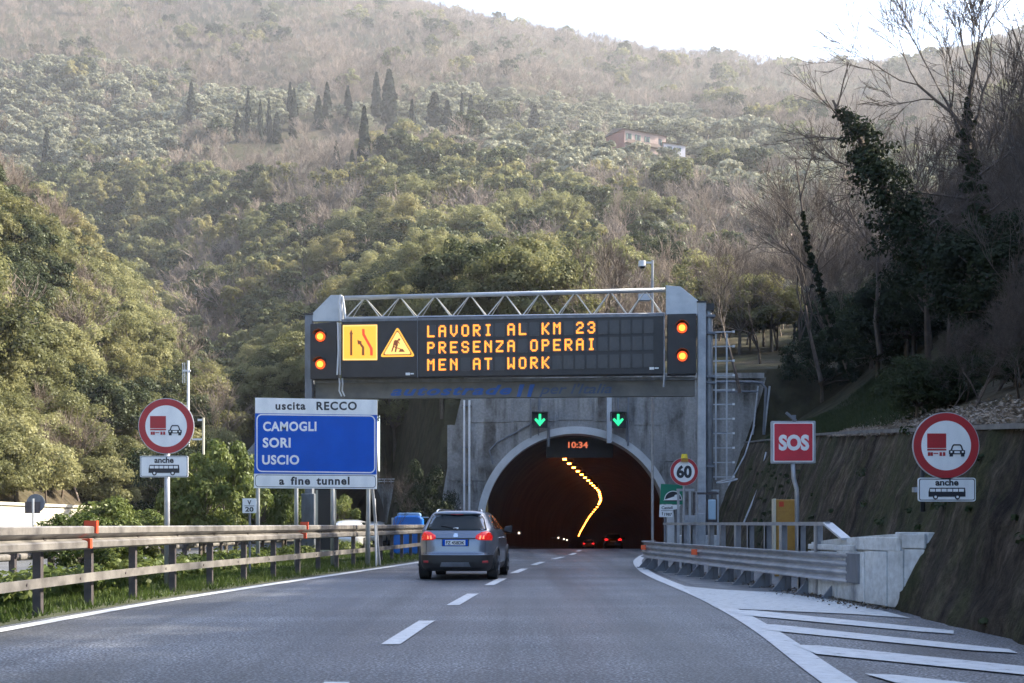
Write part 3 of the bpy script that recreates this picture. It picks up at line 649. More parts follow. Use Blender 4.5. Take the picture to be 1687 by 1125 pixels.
# far carriageway portal
P8 = PL(81.7)
fpt = empty('tunnel_portal', (-13.0, 81.7, 0), label='second tunnel mouth of the far carriageway half hidden behind the blue sign', cat='tunnel portal')
l8 = lambda px, py: (P8(px, py)[0]+13, max(P8(px, py)[1], -.05))
c8 = l8(512, 863); r8 = 4.75
arch8 = [(c8[0]+r8, -.05)]+[(c8[0]+r8*math.cos(R(a)), c8[1]+r8*math.sin(R(a))) for a in range(0, 181, 6)]+[(c8[0]-r8, -.05)]
MB().plate([l8(380,900), l8(380,775), l8(425,722), l8(440,706), l8(618,706), l8(622,797), l8(700,797), l8(706,900)]+arch8, 0, .8).build('face_wall', M['portal'], fpt)
MB().ring(c8, r8+.02, r8-.35, -.15, .9, n=48, a0=0, a1=180).build('arch_ring', M['lining'], fpt, auto=30)
vs = []; 
for y in (.8, 60):
    for a in range(180, -1, -12): vs.append((c8[0]+r8*math.cos(R(a)), y, c8[1]+r8*math.sin(R(a))))
n = len(vs)//2; fs = [(k, k+1, n+k+1, n+k) for k in range(n-1)]+[tuple(range(n, 2*n))]
MB().add(vs, fs).build('lining', M['lining'], fpt)
rl = MB(); 
for px in range(622, 700, 11): a = l8(px, 797); rl.cyl((a[0],.1,a[1]),(a[0],.1,a[1]+.30),.03,n=5)
for py in (789, 793): a = l8(620, py); b = l8(698, py); rl.b2(a[0], b[0], .07, .13, a[1]-.03, a[1]+.03)
rl.build('railing', M['steel_pale'], fpt)
tag(MB().b2(-20.5,-20.1,-8,66,-.1,2.0).b2(-20.58,-20.02,-8,66,2.0,2.12).b2(-20.5,-18.9,66.4,68.4,-.1,1.9).build('boundary_wall', M['sun_wall']), 'long sunlit cream wall beyond the far carriageway at the left edge', 'wall')

# ------------------------------------------------------------------ gantry
GL = Vector((-7.27, 46.5, 0)); GR = Vector((6.57, 45.0, 0)); gd = (GR-GL).normalized()
gan = empty('sign_gantry', GL, math.atan2(gd.y, gd.x), label='grey steel motorway gantry carrying the lit message board over the road', cat='gantry')
def Q(px, py, dep=0):
    t = (px-CX)/F; u = (t*GL.y-GL.x)/(gd.x-t*gd.y); Y = GL.y+u*gd.y
    return (u, CH+(HY-py)*Y/F)
def gbox(mb, x0, x1, ya, yb, y0, y1, mi=0):   # px columns x0..x1, rows ya(top)..yb(bottom) following the perspective lean
    a, b, c, d = Q(x0, ya[0]), Q(x1, ya[1]), Q(x1, yb[1]), Q(x0, yb[0])
    return mb.plate([d, c, b, a], y0, y1, mi)
u0 = Q(510,500)[0]; u1 = Q(1156,500)[0]
ztop = Q(510, 517)[1]
MB().b2(u0-.14, u0+.14, -.16, .16, 0, ztop-.05).b2(u0-.24, u0+.24, -.26, .26, 0, 2.35).build('post', M['steel_dull'], gan, bevel=.02)
MB().b2(u0-.17, u0+.17, -.19, .19, ztop-.05, ztop).build('post_cap', M['black'], gan)
zt2 = Q(1156, 497)[1]
MB().b2(u1-.02-.13, u1+.15, -.18, .18, 0, zt2-.05).build('post', M['steel'], gan, bevel=.02)
MB().b2(u1-.18, u1+.19, -.21, .21, zt2-.05, zt2).build('post_cap', M['black'], gan)
uu = Q(1169, 505)[0]; z3 = Q(1169, 510)[1]
MB().tube([(uu, .2, 0), (uu, .2, z3-.3), (uu-.03, .2, z3), (uu-.3,.2,z3+.1)], .13, 10).build('conduit', M['steel'], gan, smooth=True)
MB().b2(uu-.16, uu+.16, .03, .37, z3-.02, z3+.22).build('conduit_head', M['black'], gan)
for py in (520, 548, 620, 630, 768): z_ = Q(1165, py)[1]; MB().b2(u1-.05, uu+.2, -.02, .36, z_-.04, z_+.04).build('clamp', M['steel_dull'], gan)
uL = Q(517,0)[0]
MB().b2(uu-.22,uu-.18,.15,.2,0,z3-.4).build('cable', M['steel_pale'], gan)
# end plates
pl = [Q(516,530), Q(516,517), Q(546,487), Q(565,487), Q(565,530)]
MB().plate(pl, -.12, .10).build('end_plate', M['steel_pale'], gan, bevel=.01)
pr = [Q(1097,519), Q(1097,471), Q(1121,473), Q(1151,497), Q(1151,519)]
MB().plate(pr, -.12, .10).build('end_plate', M['steel_pale'], gan, bevel=.01)
# chords: one in front, a lower pair; zigzag braces
def g3(px, py, y): a = Q(px, py); return (a[0], y, a[1])
TA, TB = (565, 489), (1096, 475.5); BA, BB = (569, 526), (1096, 519)
row = lambda A, B, px: A[1]+(B[1]-A[1])*(px-A[0])/(B[0]-A[0])
MB().tube([g3(*TA, .25), g3(*TB, .25)], .085, 10).build('top_chord', M['steel_pale'], gan, smooth=True)
MB().tube([g3(*BA, -.10), g3(*BB, -.10)], .075, 10).build('bottom_chord', M['steel_pale'], gan, smooth=True)
MB().tube([g3(BA[0], BA[1]-3, .75), g3(BB[0], BB[1]-3, .75)], .06, 8).build('bottom_chord', M['steel_dull'], gan, smooth=True)
px = 570
k = 0; stepx = 29.0
M['brace'] = mat('sunlit brace', (.62,.60,.55), .5, .2)  # steel made paler and warmer, sunlight put into the colour
while px < 1090:
    x2 = min(px+stepx, 1095); 
    if k % 2 == 0: a, b = g3(px, row(BA, BB, px), -.1), g3(x2, row(TA, TB, x2), .25); c = g3(px, row(BA,BB,px)-3, .75)
    else: a, b = g3(x2, row(BA, BB, x2), -.1), g3(px, row(TA, TB, px), .25); c = g3(x2, row(BA,BB,x2)-3, .75)
    MB().cyl(a, b, .022, n=6).build('brace', M['brace'], gan); MB().cyl(c, b, .018, n=6).build('brace', M['brace'], gan)
    px += stepx; k += 1
MB().tube([g3(563,487,-.15), g3(561,500,-.17), g3(563,530,-.15)], .05, 8).build('stay', M['white_pale'], gan)  # left stays and hanger in white, sun highlights put into the colour
MB().tube([g3(566,489,-.15), g3(571,526,-.15)], .04, 8).build('stay', M['white_pale'], gan)
MB().tube([g3(562,535,-.5), g3(563,580,-.5), g3(561,620,-.5)], .035, 6).build('hanger', M['white_pale'], gan)
MB().tube([g3(566,535,-.5), g3(566,620,-.5)], .03, 6).build('hanger', M['steel_pale'], gan)
MB().tube([g3(1093,520,-.5), g3(1094,622,-.5), g3(1093,640,-.5)], .035, 6).build('hanger', M['steel'], gan)
for px, w2 in ((563,640),(568,642)): MB().tube([g3(px-1,625,-.3), g3(px+1,634,-.4), g3(px-1,645,-.3), g3(px+3,654,-.3)], .03, 6).build('cable', M['white_pale'], gan)
# fascia beam with faded lettering
fb = gbox(MB(), 519, 1145, (630,623), (657,652), .05, .35).build('fascia_beam', mat('weathered fascia', (.19,.185,.175), .7, noise=1.5, col2=(.12,.12,.12)), gan, bevel=.01)
gbox(MB(), 519, 1145, (626,621), (631,626), -.05, .1).build('ledge', M['steel_dull'], gan)
tm = MB(); a = Q(643,653); b = Q(843,633)
fit_text(tm, 'autostrade', a[0], b[0], a[1]+.04, .33, .035, bold=.028, shear=.35, space=1.12); 
for p0 in (851, 868): tm.plate([Q(p0,653.5), Q(p0+6,653.5), Q(p0+13,633), Q(p0+5,633)], .03, .045)
tm.build('lettering', M['inkblue'], fb)
tm = MB(); a = Q(888,650); b = Q(1008,633); fit_text(tm, "per l'Italia", a[0], b[0], a[1]+.03, .34, .035, bold=.012, shear=.3); tm.build('lettering', M['inkblue2'], fb)
# message board
FB = -.55                      # front face depth
board = gbox(MB(), 693, 1093, (526,520), (624,619), FB, .0).build('message_board', M['black'], gan, bevel=.02)
pbox = gbox(MB(), 569, 691.5, (533,526.5), (625,624), FB, .0).build('pictogram_board', M['black'], gan, bevel=.02)
gbox(MB(), 569, 1094, (530,521), (534,525), FB-.02, -.0).build('board_edge', M['steel_dull'], gan)
gbox(MB(), 691.8, 692.8, (532,530), (626,624), FB-.03, -.1).build('mullion', M['steel_dull'], gan)
FONT = {'L':'10000 10000 10000 10000 10000 10000 11111','A':'01110 10001 10001 11111 10001 10001 10001','V':'10001 10001 10001 10001 10001 01010 00100','O':'01110 10001 10001 10001 10001 10001 01110',
 'R':'11110 10001 10001 11110 10100 10010 10001','I':'01110 00100 00100 00100 00100 00100 01110','K':'10001 10010 10100 11000 10100 10010 10001','M':'10001 11011 10101 10001 10001 10001 10001','2':'01110 10001 00001 00110 01000 10000 11111',
 '3':'01110 10001 00001 00110 00001 10001 01110','P':'11110 10001 10001 11110 10000 10000 10000','E':'11111 10000 10000 11110 10000 10000 11111','S':'01110 10001 10000 01110 00001 10001 01110','N':'10001 11001 10101 10011 10001 10001 10001',
 'Z':'11111 00001 00010 00100 01000 10000 11111','T':'11111 00100 00100 00100 00100 00100 00100','W':'10001 10001 10001 10001 10101 11011 10001'}
rows_ = ['LAVORI AL KM 23', 'PRESENZA OPERAI', 'MEN AT WORK']
# text origin: row 0 top-left (707,539); pitch 18.55 px, row pitch 29 px
ctop = [(707.5,539.8,533.0), (707.5,566.4,560.2), (707.5,594.2,588.6)]   # x0, y at left, y at right edge (px 985) of each row's top
modm = MB().plate(rrect(-.165,.165,-.235,.235,.02,2), FB-.012, FB+.01).mesh('led_module', M['module'])
lmesh = {}
for r_, (x0, yl, yr) in enumerate(ctop):
    txt = rows_[r_].ljust(20)
    for c_ in range(20):
        px = x0+c_*18.65; py = yl+(yr-yl)*(px-x0)/278
        cw = 13.6; chh = 22.0
        u, z = Q(px+cw/2, py+chh/2-1)
        link('led_module', modm, board, loc=(u, 0, z))
        ch = txt[c_]
        if ch == ' ': continue
        if ch not in lmesh:
            mb = MB(); pat = FONT[ch].split(); dx = .0500; dz = .0580
            for j, line in enumerate(pat):
                for i, v in enumerate(line):
                    if v == '1':
                        cxx = (i-2)*dx; czz = (3-j)*dz
                        mb.plate(circ((cxx, czz), .041, 8), -.012, 0, 0); mb.plate(circ((cxx, czz), .024, 8), -.016, -.012, 1)
            # dots joined by the glow of the lens: short bridges between neighbouring dots
            for j, line in enumerate(pat):
                for i, v in enumerate(line):
                    if v != '1': continue
                    for di, dj in ((1,0),(0,1)):
                        i2, j2 = i+di, j+dj
                        if i2 < 5 and j2 < 7 and pat[j2][i2] == '1':
                            xa, za, xb, zb = (i-2)*dx, (3-j)*dz, (i2-2)*dx, (3-j2)*dz
                            mb.b2(min(xa,xb)-.016, max(xa,xb)+.016, -.0135, -.0125, min(za,zb)-.016, max(za,zb)+.016, 1)
            lmesh[ch] = mb.mesh('led_character', [M['led'], M['led_core']])
        link('led_character', lmesh[ch], board, loc=(u, FB-.014, z))
tm = MB(); a = Q(1070,612); tm.b2(a[0], a[0]+.16, FB-.012, FB, a[1], a[1]+.09); tm.b2(a[0]+.18, a[0]+.32, FB-.012, FB, a[1]+.03, a[1]+.075); tm.build('maker_badge', M['white'], board)
tm = MB(); a = Q(673,621); tm.b2(a[0], a[0]+.16, FB-.012, FB, a[1], a[1]+.09); tm.b2(a[0]+.18, a[0]+.30, FB-.012, FB, a[1]+.03, a[1]+.075); tm.build('maker_badge', M['white'], pbox)
# lit lane-closure pictogram
def pq(x, y, s=1687/280/1.0): return Q(560+x/6.025, 520+y/6.025)
sqs = MB().plate([pq(66,462), pq(403,460), pq(403,112), pq(66,117)], FB-.02, FB).build('lit_square', M['picto_cream'], pbox)
MB().plate([pq(78,448), pq(392,446), pq(392,126), pq(78,131)], FB-.028, FB-.021).build('lit_field', M['picto_yellow'], sqs)
MB().plate([pq(138,415), pq(160,415), pq(160,208), pq(168,208), pq(149,160), pq(130,208), pq(138,208)], FB-.034, FB-.029).build('straight_arrow', M['picto_brown'], sqs)
MB().plate([pq(253,415), pq(278,415), pq(278,335), pq(247,292), pq(256,280), pq(208,262), pq(216,312), pq(228,302), pq(255,343)], FB-.034, FB-.029).build('merging_arrow', M['picto_brown'], sqs)
MB().plate([pq(335,415), pq(360,415), pq(360,345), pq(308,255), pq(282,205), pq(280,155), pq(255,157), pq(258,215), pq(288,268), pq(334,352)], FB-.034, FB-.029).build('closed_lane', M['picto_red'], sqs)
# lit roadworks triangle
def tri(s, y0, y1, mi, mb, rr=.05):
    c = pq(602, 322); pts_ = [pq(602,133), pq(775,425), pq(430,430)]; o_ = []
    pts_ = [(c[0]+(p[0]-c[0])*s, c[1]+(p[1]-c[1])*s) for p in pts_]
    for i in range(3):
        a, b, d = Vector(pts_[i-1]), Vector(pts_[i]), Vector(pts_[(i+1) % 3])
        o_ += [tuple(b+(a-b).normalized()*rr*s*1.8), tuple(b+((a-b).normalized()+(d-b).normalized())*rr*s*.55), tuple(b+(d-b).normalized()*rr*s*1.8)]
    return mb.plate(o_, y0, y1, mi)
tg = tri(1.0, FB-.02, FB, 0, MB()).build('lit_triangle', M['picto_yellow'], pbox)
tri(.86, FB-.026, FB-.021, 0, MB()).build('triangle_line', M['picto_brown'], tg); tri(.78, FB-.031, FB-.027, 0, MB()).build('triangle_field', M['picto_cream'], tg)
wk = MB()
for pp in ([pq(540,378),(pq(552,380)),pq(575,318),pq(562,312)], [pq(575,382),pq(590,382),pq(602,325),pq(585,318)], [pq(560,312),pq(606,326),pq(608,290),pq(600,268),pq(578,262),pq(566,280)], [pq(598,268),pq(606,262),pq(625,300),pq(618,305)], [pq(555,330),pq(562,322),pq(640,352),pq(636,360)]):
    wk.plate(pp, FB-.036, FB-.032)
wk.plate(circ(pq(618,260), .045, 12), FB-.036, FB-.032); wk.build('worker_figure', M['picto_brown'], tg)
MB().plate([pq(612,380), pq(676,380), pq(656,352), pq(634,350)], FB-.036, FB-.032).build('rubble_heap', M['picto_brown'], tg)
# flasher boxes
def flasher(px0, px1, ya, yb, lamps):
    b = gbox(MB(), px0, px1, ya, yb, FB+.05, .05).build('flasher_box', M['black'], gan, bevel=.02)
    for lx, ly in lamps:
        u, z = Q(lx, ly)
        l_ = MB().cyl((u, FB+.05, z), (u, FB-.02, z), .175, n=24).build('lamp_rim', M['lamp_amber'], b)
        MB().cyl((u, FB-.02, z), (u, FB-.05, z), .11, n=24).build('lamp_lens', M['lamp_core'], l_)
        vm = MB(); vs = []; n = 14
        for y_ in (FB+.05, FB-.26):
            for i in range(n+1): t = R(20+140*i/n); vs.append((u+.245*math.cos(t), y_, z+.245*math.sin(t)))
        vm.add(vs, [(i, i+1, n+2+i, n+1+i) for i in range(n)]).build('visor', M['black'], l_)
flasher(517, 560, (537,533), (627,627), ((534,558),(534,603)))
flasher(1099, 1146, (521,520), (619.5,618.5), ((1123,544),(1123.5,590)))
# ladder
lad = MB(); a = Q(1178,548); b = Q(1178,790)
x1, x2 = Q(1180,600)[0], Q(1198,600)[0]
for xx in (x1, x2): lad.b2(xx-.028, xx+.028, .25, .30, b[1], a[1])
ld = lad.build('ladder', M['steel'], gan)
for i in range(12):
    z_ = Q(1190, 545+i*24)[1]
    if z_ < b[1]: break
    MB().b2(x1-.12, x2+.22, .24, .28, z_-.02, z_+.02).build('rung', M['steel'], ld)
    MB().b2(x2+.20, x2+.28, .2, .3, z_-.035, z_+.035).build('rung_tip', M['white_pale'], ld)  # white box at each rung end, sunlight put into its colour
MB().b2(x1-.6, x1-.0, .25, .3, Q(0+1190,640)[1]-.03, Q(1190,640)[1]+.03).build('strut', M['steel_dull'], ld)
MB().b2(uu, x2, .25, .3, Q(1190,712)[1]-.03, Q(1190,712)[1]+.03).build('strut', M['steel_dull'], ld)
MB().tube([(Q(1198,792)[0]+.36*math.cos(t), .1+.3*math.sin(t), Q(1198,792)[1]+.08*math.sin(t+1)) for t in np.linspace(0, 2*math.pi, 20, endpoint=False)], .025, 6, closed=True).build('hoop', M['steel_pale'], ld)
# camera pole rising behind the truss
cm = empty('traffic_camera', W(1075, 0, 49).xy.to_3d(), label='white dome traffic camera on a short arm above the gantry truss', cat='camera')
zb_ = W(0, 520, 49).z; za_ = W(0, 429, 49).z
MB().cyl((0,0,0), (0,0,za_), .05, n=8).build('pole', M['steel'], cm)
MB().b2(-.38,0,-.03,.03,za_-.12,za_-.05).build('arm', M['steel_pale'], cm)
MB().cyl((-.40,0,za_-.02),(-.40,0,za_-.24),.14,.15,n=14).build('camera_body', M['white_pale'], cm, auto=40)
MB().cyl((-.40,0,za_-.24),(-.40,0,za_-.31),.13,.06,n=14).build('dome', M['glass'], cm, auto=40)
MB().b2(-.55,-.1,-.15,.15,za_-1.55,za_-1.3).build('junction_box', M['steel_pale'], cm)

# ------------------------------------------------------------------ road signs
def round_base(root, c, r, rim=True):
    MB().plate(circ(c, r, 48), -.012, .012).build('disc', M['steel_pale'], root)
    MB().ring(c, r*.975, r*.745, -.018, -.012, 64).build('red_ring', M['red'], root, auto=30)
    MB().plate(circ(c, r*.745, 48), -.017, -.012).build('white_face', M['white'], root)
def no_overtake(px, py, rp, d, panel, label, pole, rz=0, pm='steel', arms=False):
    k = d/F; x, _, z = W(px, py, d)
    s = empty('no_overtaking_sign', (x, d, 0), rz, label=label, cat='road sign')
    r = rp*k; c = (0, z); round_base(s, c, r)
    f = lambda a, b: (a*r, z+b*r)
    tb = MB(); tb.plate([f(-.57,-.075), f(-.005,-.075), f(-.005,.36), f(-.57,.36)], -.024, -.018); tb.plate([f(-.57,-.15), f(0,-.15), f(0,-.10), f(-.57,-.10)], -.024, -.018)
    for a in (-.55,-.47,-.20,-.10): tb.plate([f(a,-.31), f(a+.07,-.31), f(a+.07,-.20), f(a,-.20)], -.024, -.018)
    tb.plate([f(-.38,-.25), f(-.24,-.25), f(-.24,-.22), f(-.38,-.22)], -.024, -.018); tb.build('lorry_symbol', M['red'], s)
    cb = MB(); cb.plate([f(.08,-.14), f(.56,-.14), f(.56,-.26), f(.08,-.26)][::-1], -.024, -.018)
    for a in (.10, .44): cb.plate([f(a,-.33), f(a+.10,-.33), f(a+.10,-.25), f(a,-.25)], -.024, -.018)
    ro_ = [(.12,-.15), (.18,.0), (.22,.04), (.42,.04), (.46,.0), (.52,-.15)]; ri_ = [(.47,-.15), (.43,-.02), (.40,.0), (.24,.0), (.21,-.02), (.17,-.15)]
    cb.plate([f(*p) for p in ro_+ri_], -.024, -.018); cb.build('car_symbol', M['ink'], s)
    wb = MB(); 
    for a in (.15, .49): wb.plate(circ(f(a,-.19), .03*r, 10), -.028, -.025)
    wb.plate([f(.24,-.23), f(.40,-.23), f(.40,-.17), f(.24,-.17)], -.028, -.025); wb.build('car_lights', M['white'], s)
    x0, x1, y0, y1 = panel; ax, az = (x0-px)*k, CH+(HY-y1)*k; bx, bz = (x1-px)*k, CH+(HY-y0)*k
    p = MB().plate(rrect(ax, bx, az, bz, .03), -.012, .012).build('panel', M['white'], s)
    g_ = lambda a, b: (ax+(bx-ax)*a, az+(bz-az)*b)
    bb = MB(); 
    i, o = rrect(ax+.012, bx-.012, az+.012, bz-.012, .025), rrect(ax+.022, bx-.022, az+.022, bz-.022, .02); n = len(i)
    vs = [(p_[0], -.0135, p_[1]) for p_ in i+o]; bb.add(vs, [(j, (j+1) % n, n+(j+1) % n, n+j) for j in range(n)]); bb.build('border_line', M['ink'], p)
    tb = MB(); h = bz-az; fit_text(tb, 'anche', g_(.30,0)[0], g_(.70,0)[0], az+h*.68, h*.26, -.014, bold=.03); tb.build('lettering', M['ink'], p)
    bs = MB(); bs.plate([g_(.18,.20), g_(.82,.20), g_(.82,.40), g_(.81,.58), g_(.20,.58), g_(.18,.40)], -.017, -.0125)
    for cx_ in (.30,.68): bs.plate(circ(g_(cx_,.19), h*.11, 14), -.0175, -.0125)
    bs.build('bus_symbol', M['ink'], p)
    wb = MB()
    for q_ in range(6): a = .205+q_*.1; wb.plate([g_(a,.41), g_(a+.085,.41), g_(a+.085,.53), g_(a,.53)], -.021, -.018)
    for cx_ in (.30,.68): wb.plate(circ(g_(cx_,.19), h*.055, 12), -.021, -.018)
    wb.build('bus_windows', M['white'], p)
    x_, zb, zt, pr = pole
    MB().cyl((x_,.05,zb), (x_,.05,zt), pr, n=12).build('pole', M[pm], s, smooth=True)
    if arms:
        for zz in (z, (az+bz)/2): MB().cyl((x_,.08,zz), (x_+.62,.20,zz+.02), .022, n=8).build('wall_bracket', M['white_pale'], s)
    for zz in (z, (az+bz)/2): MB().b2(x_-.12, x_+.12, .012, .10, zz-.03, zz+.03).build('clamp', M['steel'], s)
    return s
no_overtake(274, 702, 46, 25.0, (231,310,751,786), 'round red ringed lorry overtaking ban with bus panel on the left verge', (0,0,W(0,702,25).z,.055))
no_overtake(1558, 734, 55, 15.9, (1512,1607,787,826), 'round red ringed lorry overtaking ban with bus panel before the dark wall at right', (-.27,1.40,W(0,734,15.9).z-.3,.028), pm='plastic_black', arms=True)
# big blue exit sign
d = 37.0; k = d/F; xc = (519.5-CX)*k
s = empty('exit_sign', (xc, d, 0), label='large blue and white exit sign for Recco on steel posts', cat='road sign')
B = lambda px, py: ((px-519.5)*k, CH+(HY-py)*k)
MB().plate([B(418.5,804), B(620.5,805.5), B(621.5,658.5), B(420.5,655)], -.0, .05).build('backing', M['steel_pale'], s)
p1 = MB().plate([B(420.5,680.5), B(621.5,683.5), B(621.5,659), B(420.5,655.5)], -.012, 0).build('top_panel', M['white'], s)
p2 = MB().plate([B(419,780), B(620.5,781.5), B(621.5,683.8), B(420.5,680.8)], -.012, 0).build('blue_panel', M['blue'], s)
p3 = MB().plate([B(418.5,804), B(620.5,805.5), B(620.5,782), B(418.5,780.5)], -.012, 0).build('bottom_panel', M['white'], s)
def frame(mb, x0, x1, y0, y1, r, t, y, lean=0):
    def f(px, py): a = B(px, py+(px-420)*lean); return a
    o = rrect(B(x0,0)[0], B(x1,0)[0], B(0,y1)[1], B(0,y0)[1], r, 6); i = rrect(B(x0,0)[0]+t, B(x1,0)[0]-t, B(0,y1)[1]+t, B(0,y0)[1]-t, max(r-t,.01), 6); n = len(o)
    mb.add([(p_[0], y, p_[1]-(p_[0])*lean) for p_ in o+i], [(j, (j+1) % n, n+(j+1) % n, n+j) for j in range(n)])
fm = MB(); frame(fm, 422.5, 618.5, 683, 778.5, .16, .035, -.0145, .012); fm.build('white_frame', M['white'], p2)
fm = MB(); frame(fm, 420.5, 619.3, 782.5, 803, .1, .016, -.0145, .008); fm.build('border_line', M['ink'], p3)
def tx(par, body, x0, x1, yb, yt, m, bold=.03, sp_=1.0):
    mb = MB(); a = B(x0, yb); b = B(x1, yt); fit_text(mb, body, a[0], b[0], a[1], b[1]-a[1], -.014, bold=bold, space=sp_); mb.build('lettering', m, par)
tx(p1, 'uscita', 454, 503.5, 674.5, 662, M['ink'], .03, 1.15); tx(p1, 'RECCO', 521.5, 588, 675, 662, M['ink'], .03, 1.15)
tx(p2, 'CAMOGLI', 433.5, 521.5, 709.5, 695, M['white'], .035, 1.1); tx(p2, 'SORI', 433, 479, 736.5, 721.5, M['white'], .035, 1.1); tx(p2, 'USCIO', 432, 493, 764.5, 750, M['white'], .035, 1.1)
tx(p3, 'a', 460, 468.5, 798, 786, M['ink'], .035); tx(p3, 'fine', 479, 511, 798, 785.5, M['ink'], .035, 1.15); tx(p3, 'tunnel', 521.5, 576, 798, 785.5, M['ink'], .035, 1.15)
for px in (423.5, 487, 547, 606): a = B(px, 0); MB().cyl((a[0],.10,0), (a[0],.10,B(0,665)[1]), .06, n=12).build('post', M['steel_pale'], s, smooth=True)
for a_, b_ in ((598, 606), (620, 611)): MB().cyl((B(a_,0)[0],.9,0),(B(b_,0)[0],.12,2.6),.045,n=8).build('stay', M['steel'], s)
MB().cyl((B(617,0)[0],.5,0),(B(614,0)[0],.5,2.0),.03,n=8).build('stay', M['white_pale'], s)
# pale timber-like frame below the sign
fr2 = empty('roadside_cabinet', (W(537,0,43).x, 43, 0), label='tall pale frame round a dark cabinet under the blue sign', cat='cabinet')
MB().b2(-.34,-.27,-.05,.05,.3,2.4).b2(.27,.34,-.05,.05,.3,2.4).b2(-.34,.34,-.05,.05,.27,.36).build('frame', M['sun_wall'], fr2); MB().b2(-.265,.265,-.02,.15,.37,2.4).build('cabinet_door', M['plastic_black'], fr2)
# small V 20 plate
d = 33.5; x, _, z = W(411, 833, d); v = empty('number_plate_sign', (x, d, 0), label='small square white plate reading V 20 beside the blue sign', cat='road sign')
h = 11.5*d/F; MB().plate(rrect(-h,h,z-h*1.05,z+h*1.05,.02), -.01, .01).build('plate', M['white'], v); MB().cyl((0,.04,0),(0,.04,z),.03,n=8).build('pole', M['steel_dull'], v)
t_ = MB(); fit_text(t_, 'V', -h*.28, h*.28, z+.03, h*.62, -.012, .03); fit_text(t_, '20', -h*.6, h*.6, z-h*.82, h*.62, -.012, .03); t_.plate([(-h*.7,z-.012),(h*.7,z-.012),(h*.7,z+.002),(-h*.7,z+.002)], -.013, -.01); t_.build('lettering', M['ink'], v)
# sign seen from behind
d = 33; x, _, z = W(59, 829, d); v = empty('road_sign', (x, d, 0), label='round grey sign seen from behind above the left guardrail', cat='road sign')
MB().plate(circ((0,z), .24, 36), -.01, .01).build('disc', M['steel_dull'], v); MB().b2(-.27,.12,.01-.05,.0,z-.26,z+.04).build('plate', M['post'], v); MB().cyl((-.04,-.08,0),(-.04,-.08,z+.12),.03,n=8).build('pole', M['steel_pale'], v)
# SOS
d = 29.5; x, _, z = W(1307, 728.5, d); v = empty('sos_sign', (x, d, 0), R(-3), label='square red SOS sign in a grey frame on a bent post', cat='road sign'); k = d/F
hw, hh = 36.5*k, 35*k
MB().plate(rrect(-hw,hw,z-hh,z+hh,.03), -.0, .10).build('housing', M['steel'], v, bevel=.01)
MB().plate(rrect(-hw*.90,hw*.90,z-hh*.92,z+hh*.92,.025), -.012, 0).build('white_edge', M['white'], v); MB().plate(rrect(-hw*.85,hw*.85,z-hh*.87,z+hh*.87,.02), -.018, -.012).build('red_face', M['red2'], v)
t_ = MB(); fit_text(t_, 'SOS', -hw*.66, hw*.70, z-hh*.34, hh*.66, -.02, .05); t_.build('lettering', M['white'], v)
gx = 5*k
MB().tube([(0,.06,z-hh), (.02,.06,z-hh-.35), (.09,.06,z-hh-.6), (.11,.06,.0)], .055, 10).build('post', M['steel'], v, smooth=True)
MB().box((-.05,.02,z+hh+.10),(.30,.12,.05), rot=(0,R(40),0)).b2(-.02,.06,.0,.06,z+hh-.02,z+hh+.14).build('lamp', M['steel_dull'], v)
# yellow cabinet
w_ = G(1295, 940); v = empty('emergency_cabinet', (W(1294,0,30.3).x, 30.3, 0), R(-6), label='ochre yellow emergency call cabinet behind the handrail', cat='cabinet'); k = 30.3/F
z1 = W(0,823,30.3).z
MB().b2(-.24,.27,-.2,.2,0,z1).build('body', M['yellow_box'], v, bevel=.02); MB().b2(-.30,-.245,-.24,.22,.1,z1+.02).build('side_flange', M['sun_wall'], v); MB().b2(-.17,-.06,-.215,-.2,z1-.17,z1-.05).build('sticker', M['orange'], v)
MB().b2(-.20,.23,-.215,-.2,.3,z1-.25).build('door', M['yellow_box'], v, bevel=.005)
# 60 limit
d = 41.0; x, _, z = W(1127, 777, d); k = d/F; v = empty('speed_limit_sign', (x, d, 0), label='round red ringed 60 speed limit sign with a yellow lamp on top', cat='road sign')
round_base(v, (0, z), 23.3*k); t_ = MB(); fit_text(t_, '60', -12.5*k, 12.5*k, z-9.2*k, 18.5*k, -.02, .045); t_.build('lettering', M['ink'], v)
MB().cyl((0,.05,0),(0,.05,z),.04,n=8).build('pole', M['steel'], v)
lp_ = MB().b2(-.10,.12,-.08,.10,z+16*k,z+22*k).build('beacon_base', M['yellow_box'], v); MB().cyl((.01,0,z+22*k),(.01,0,z+29*k),.11,.09,n=12).build('beacon', M['yellow'], lp_)
# tunnel board
d = 43.5; k = d/F; x = (1108-CX)*k; v = empty('tunnel_name_sign', (x, d, 0), label='green tunnel board with white lower plate behind the 60 sign', cat='road sign')
T = lambda px, py: ((px-1108)*k, CH+(HY-py)*k)
g_ = MB().plate([T(1087,830), T(1126,831), T(1126,799), T(1089,797)], -.0, .03).build('green_panel', M['green'], v)
am = MB(); c = T(1109, 823); am.plate(circ(c, 14*k, 20, 0, 180)+[(c[0]-14*k, c[1]-.06), (c[0]+14*k, c[1]-.06)], -.006, 0); am.build('tunnel_symbol', M['ink'], g_)
rm = MB(); rm.ring(c, 14.6*k, 13.4*k, -.008, -.001, 30, a0=0, a1=180); rm.plate([T(1092,824), T(1110,818), T(1124,824)][::-1], -.011, -.007); rm.plate(circ(T(1114,818), .07, 12), -.012, -.008); rm.build('road_symbol', M['white'], g_)
l_ = MB().plate([T(1086,851.5), T(1108,852), T(1108,840), T(1118,838), T(1121,831.5), T(1087,831)], -.0, .03).build('lower_plate', M['white'], v)
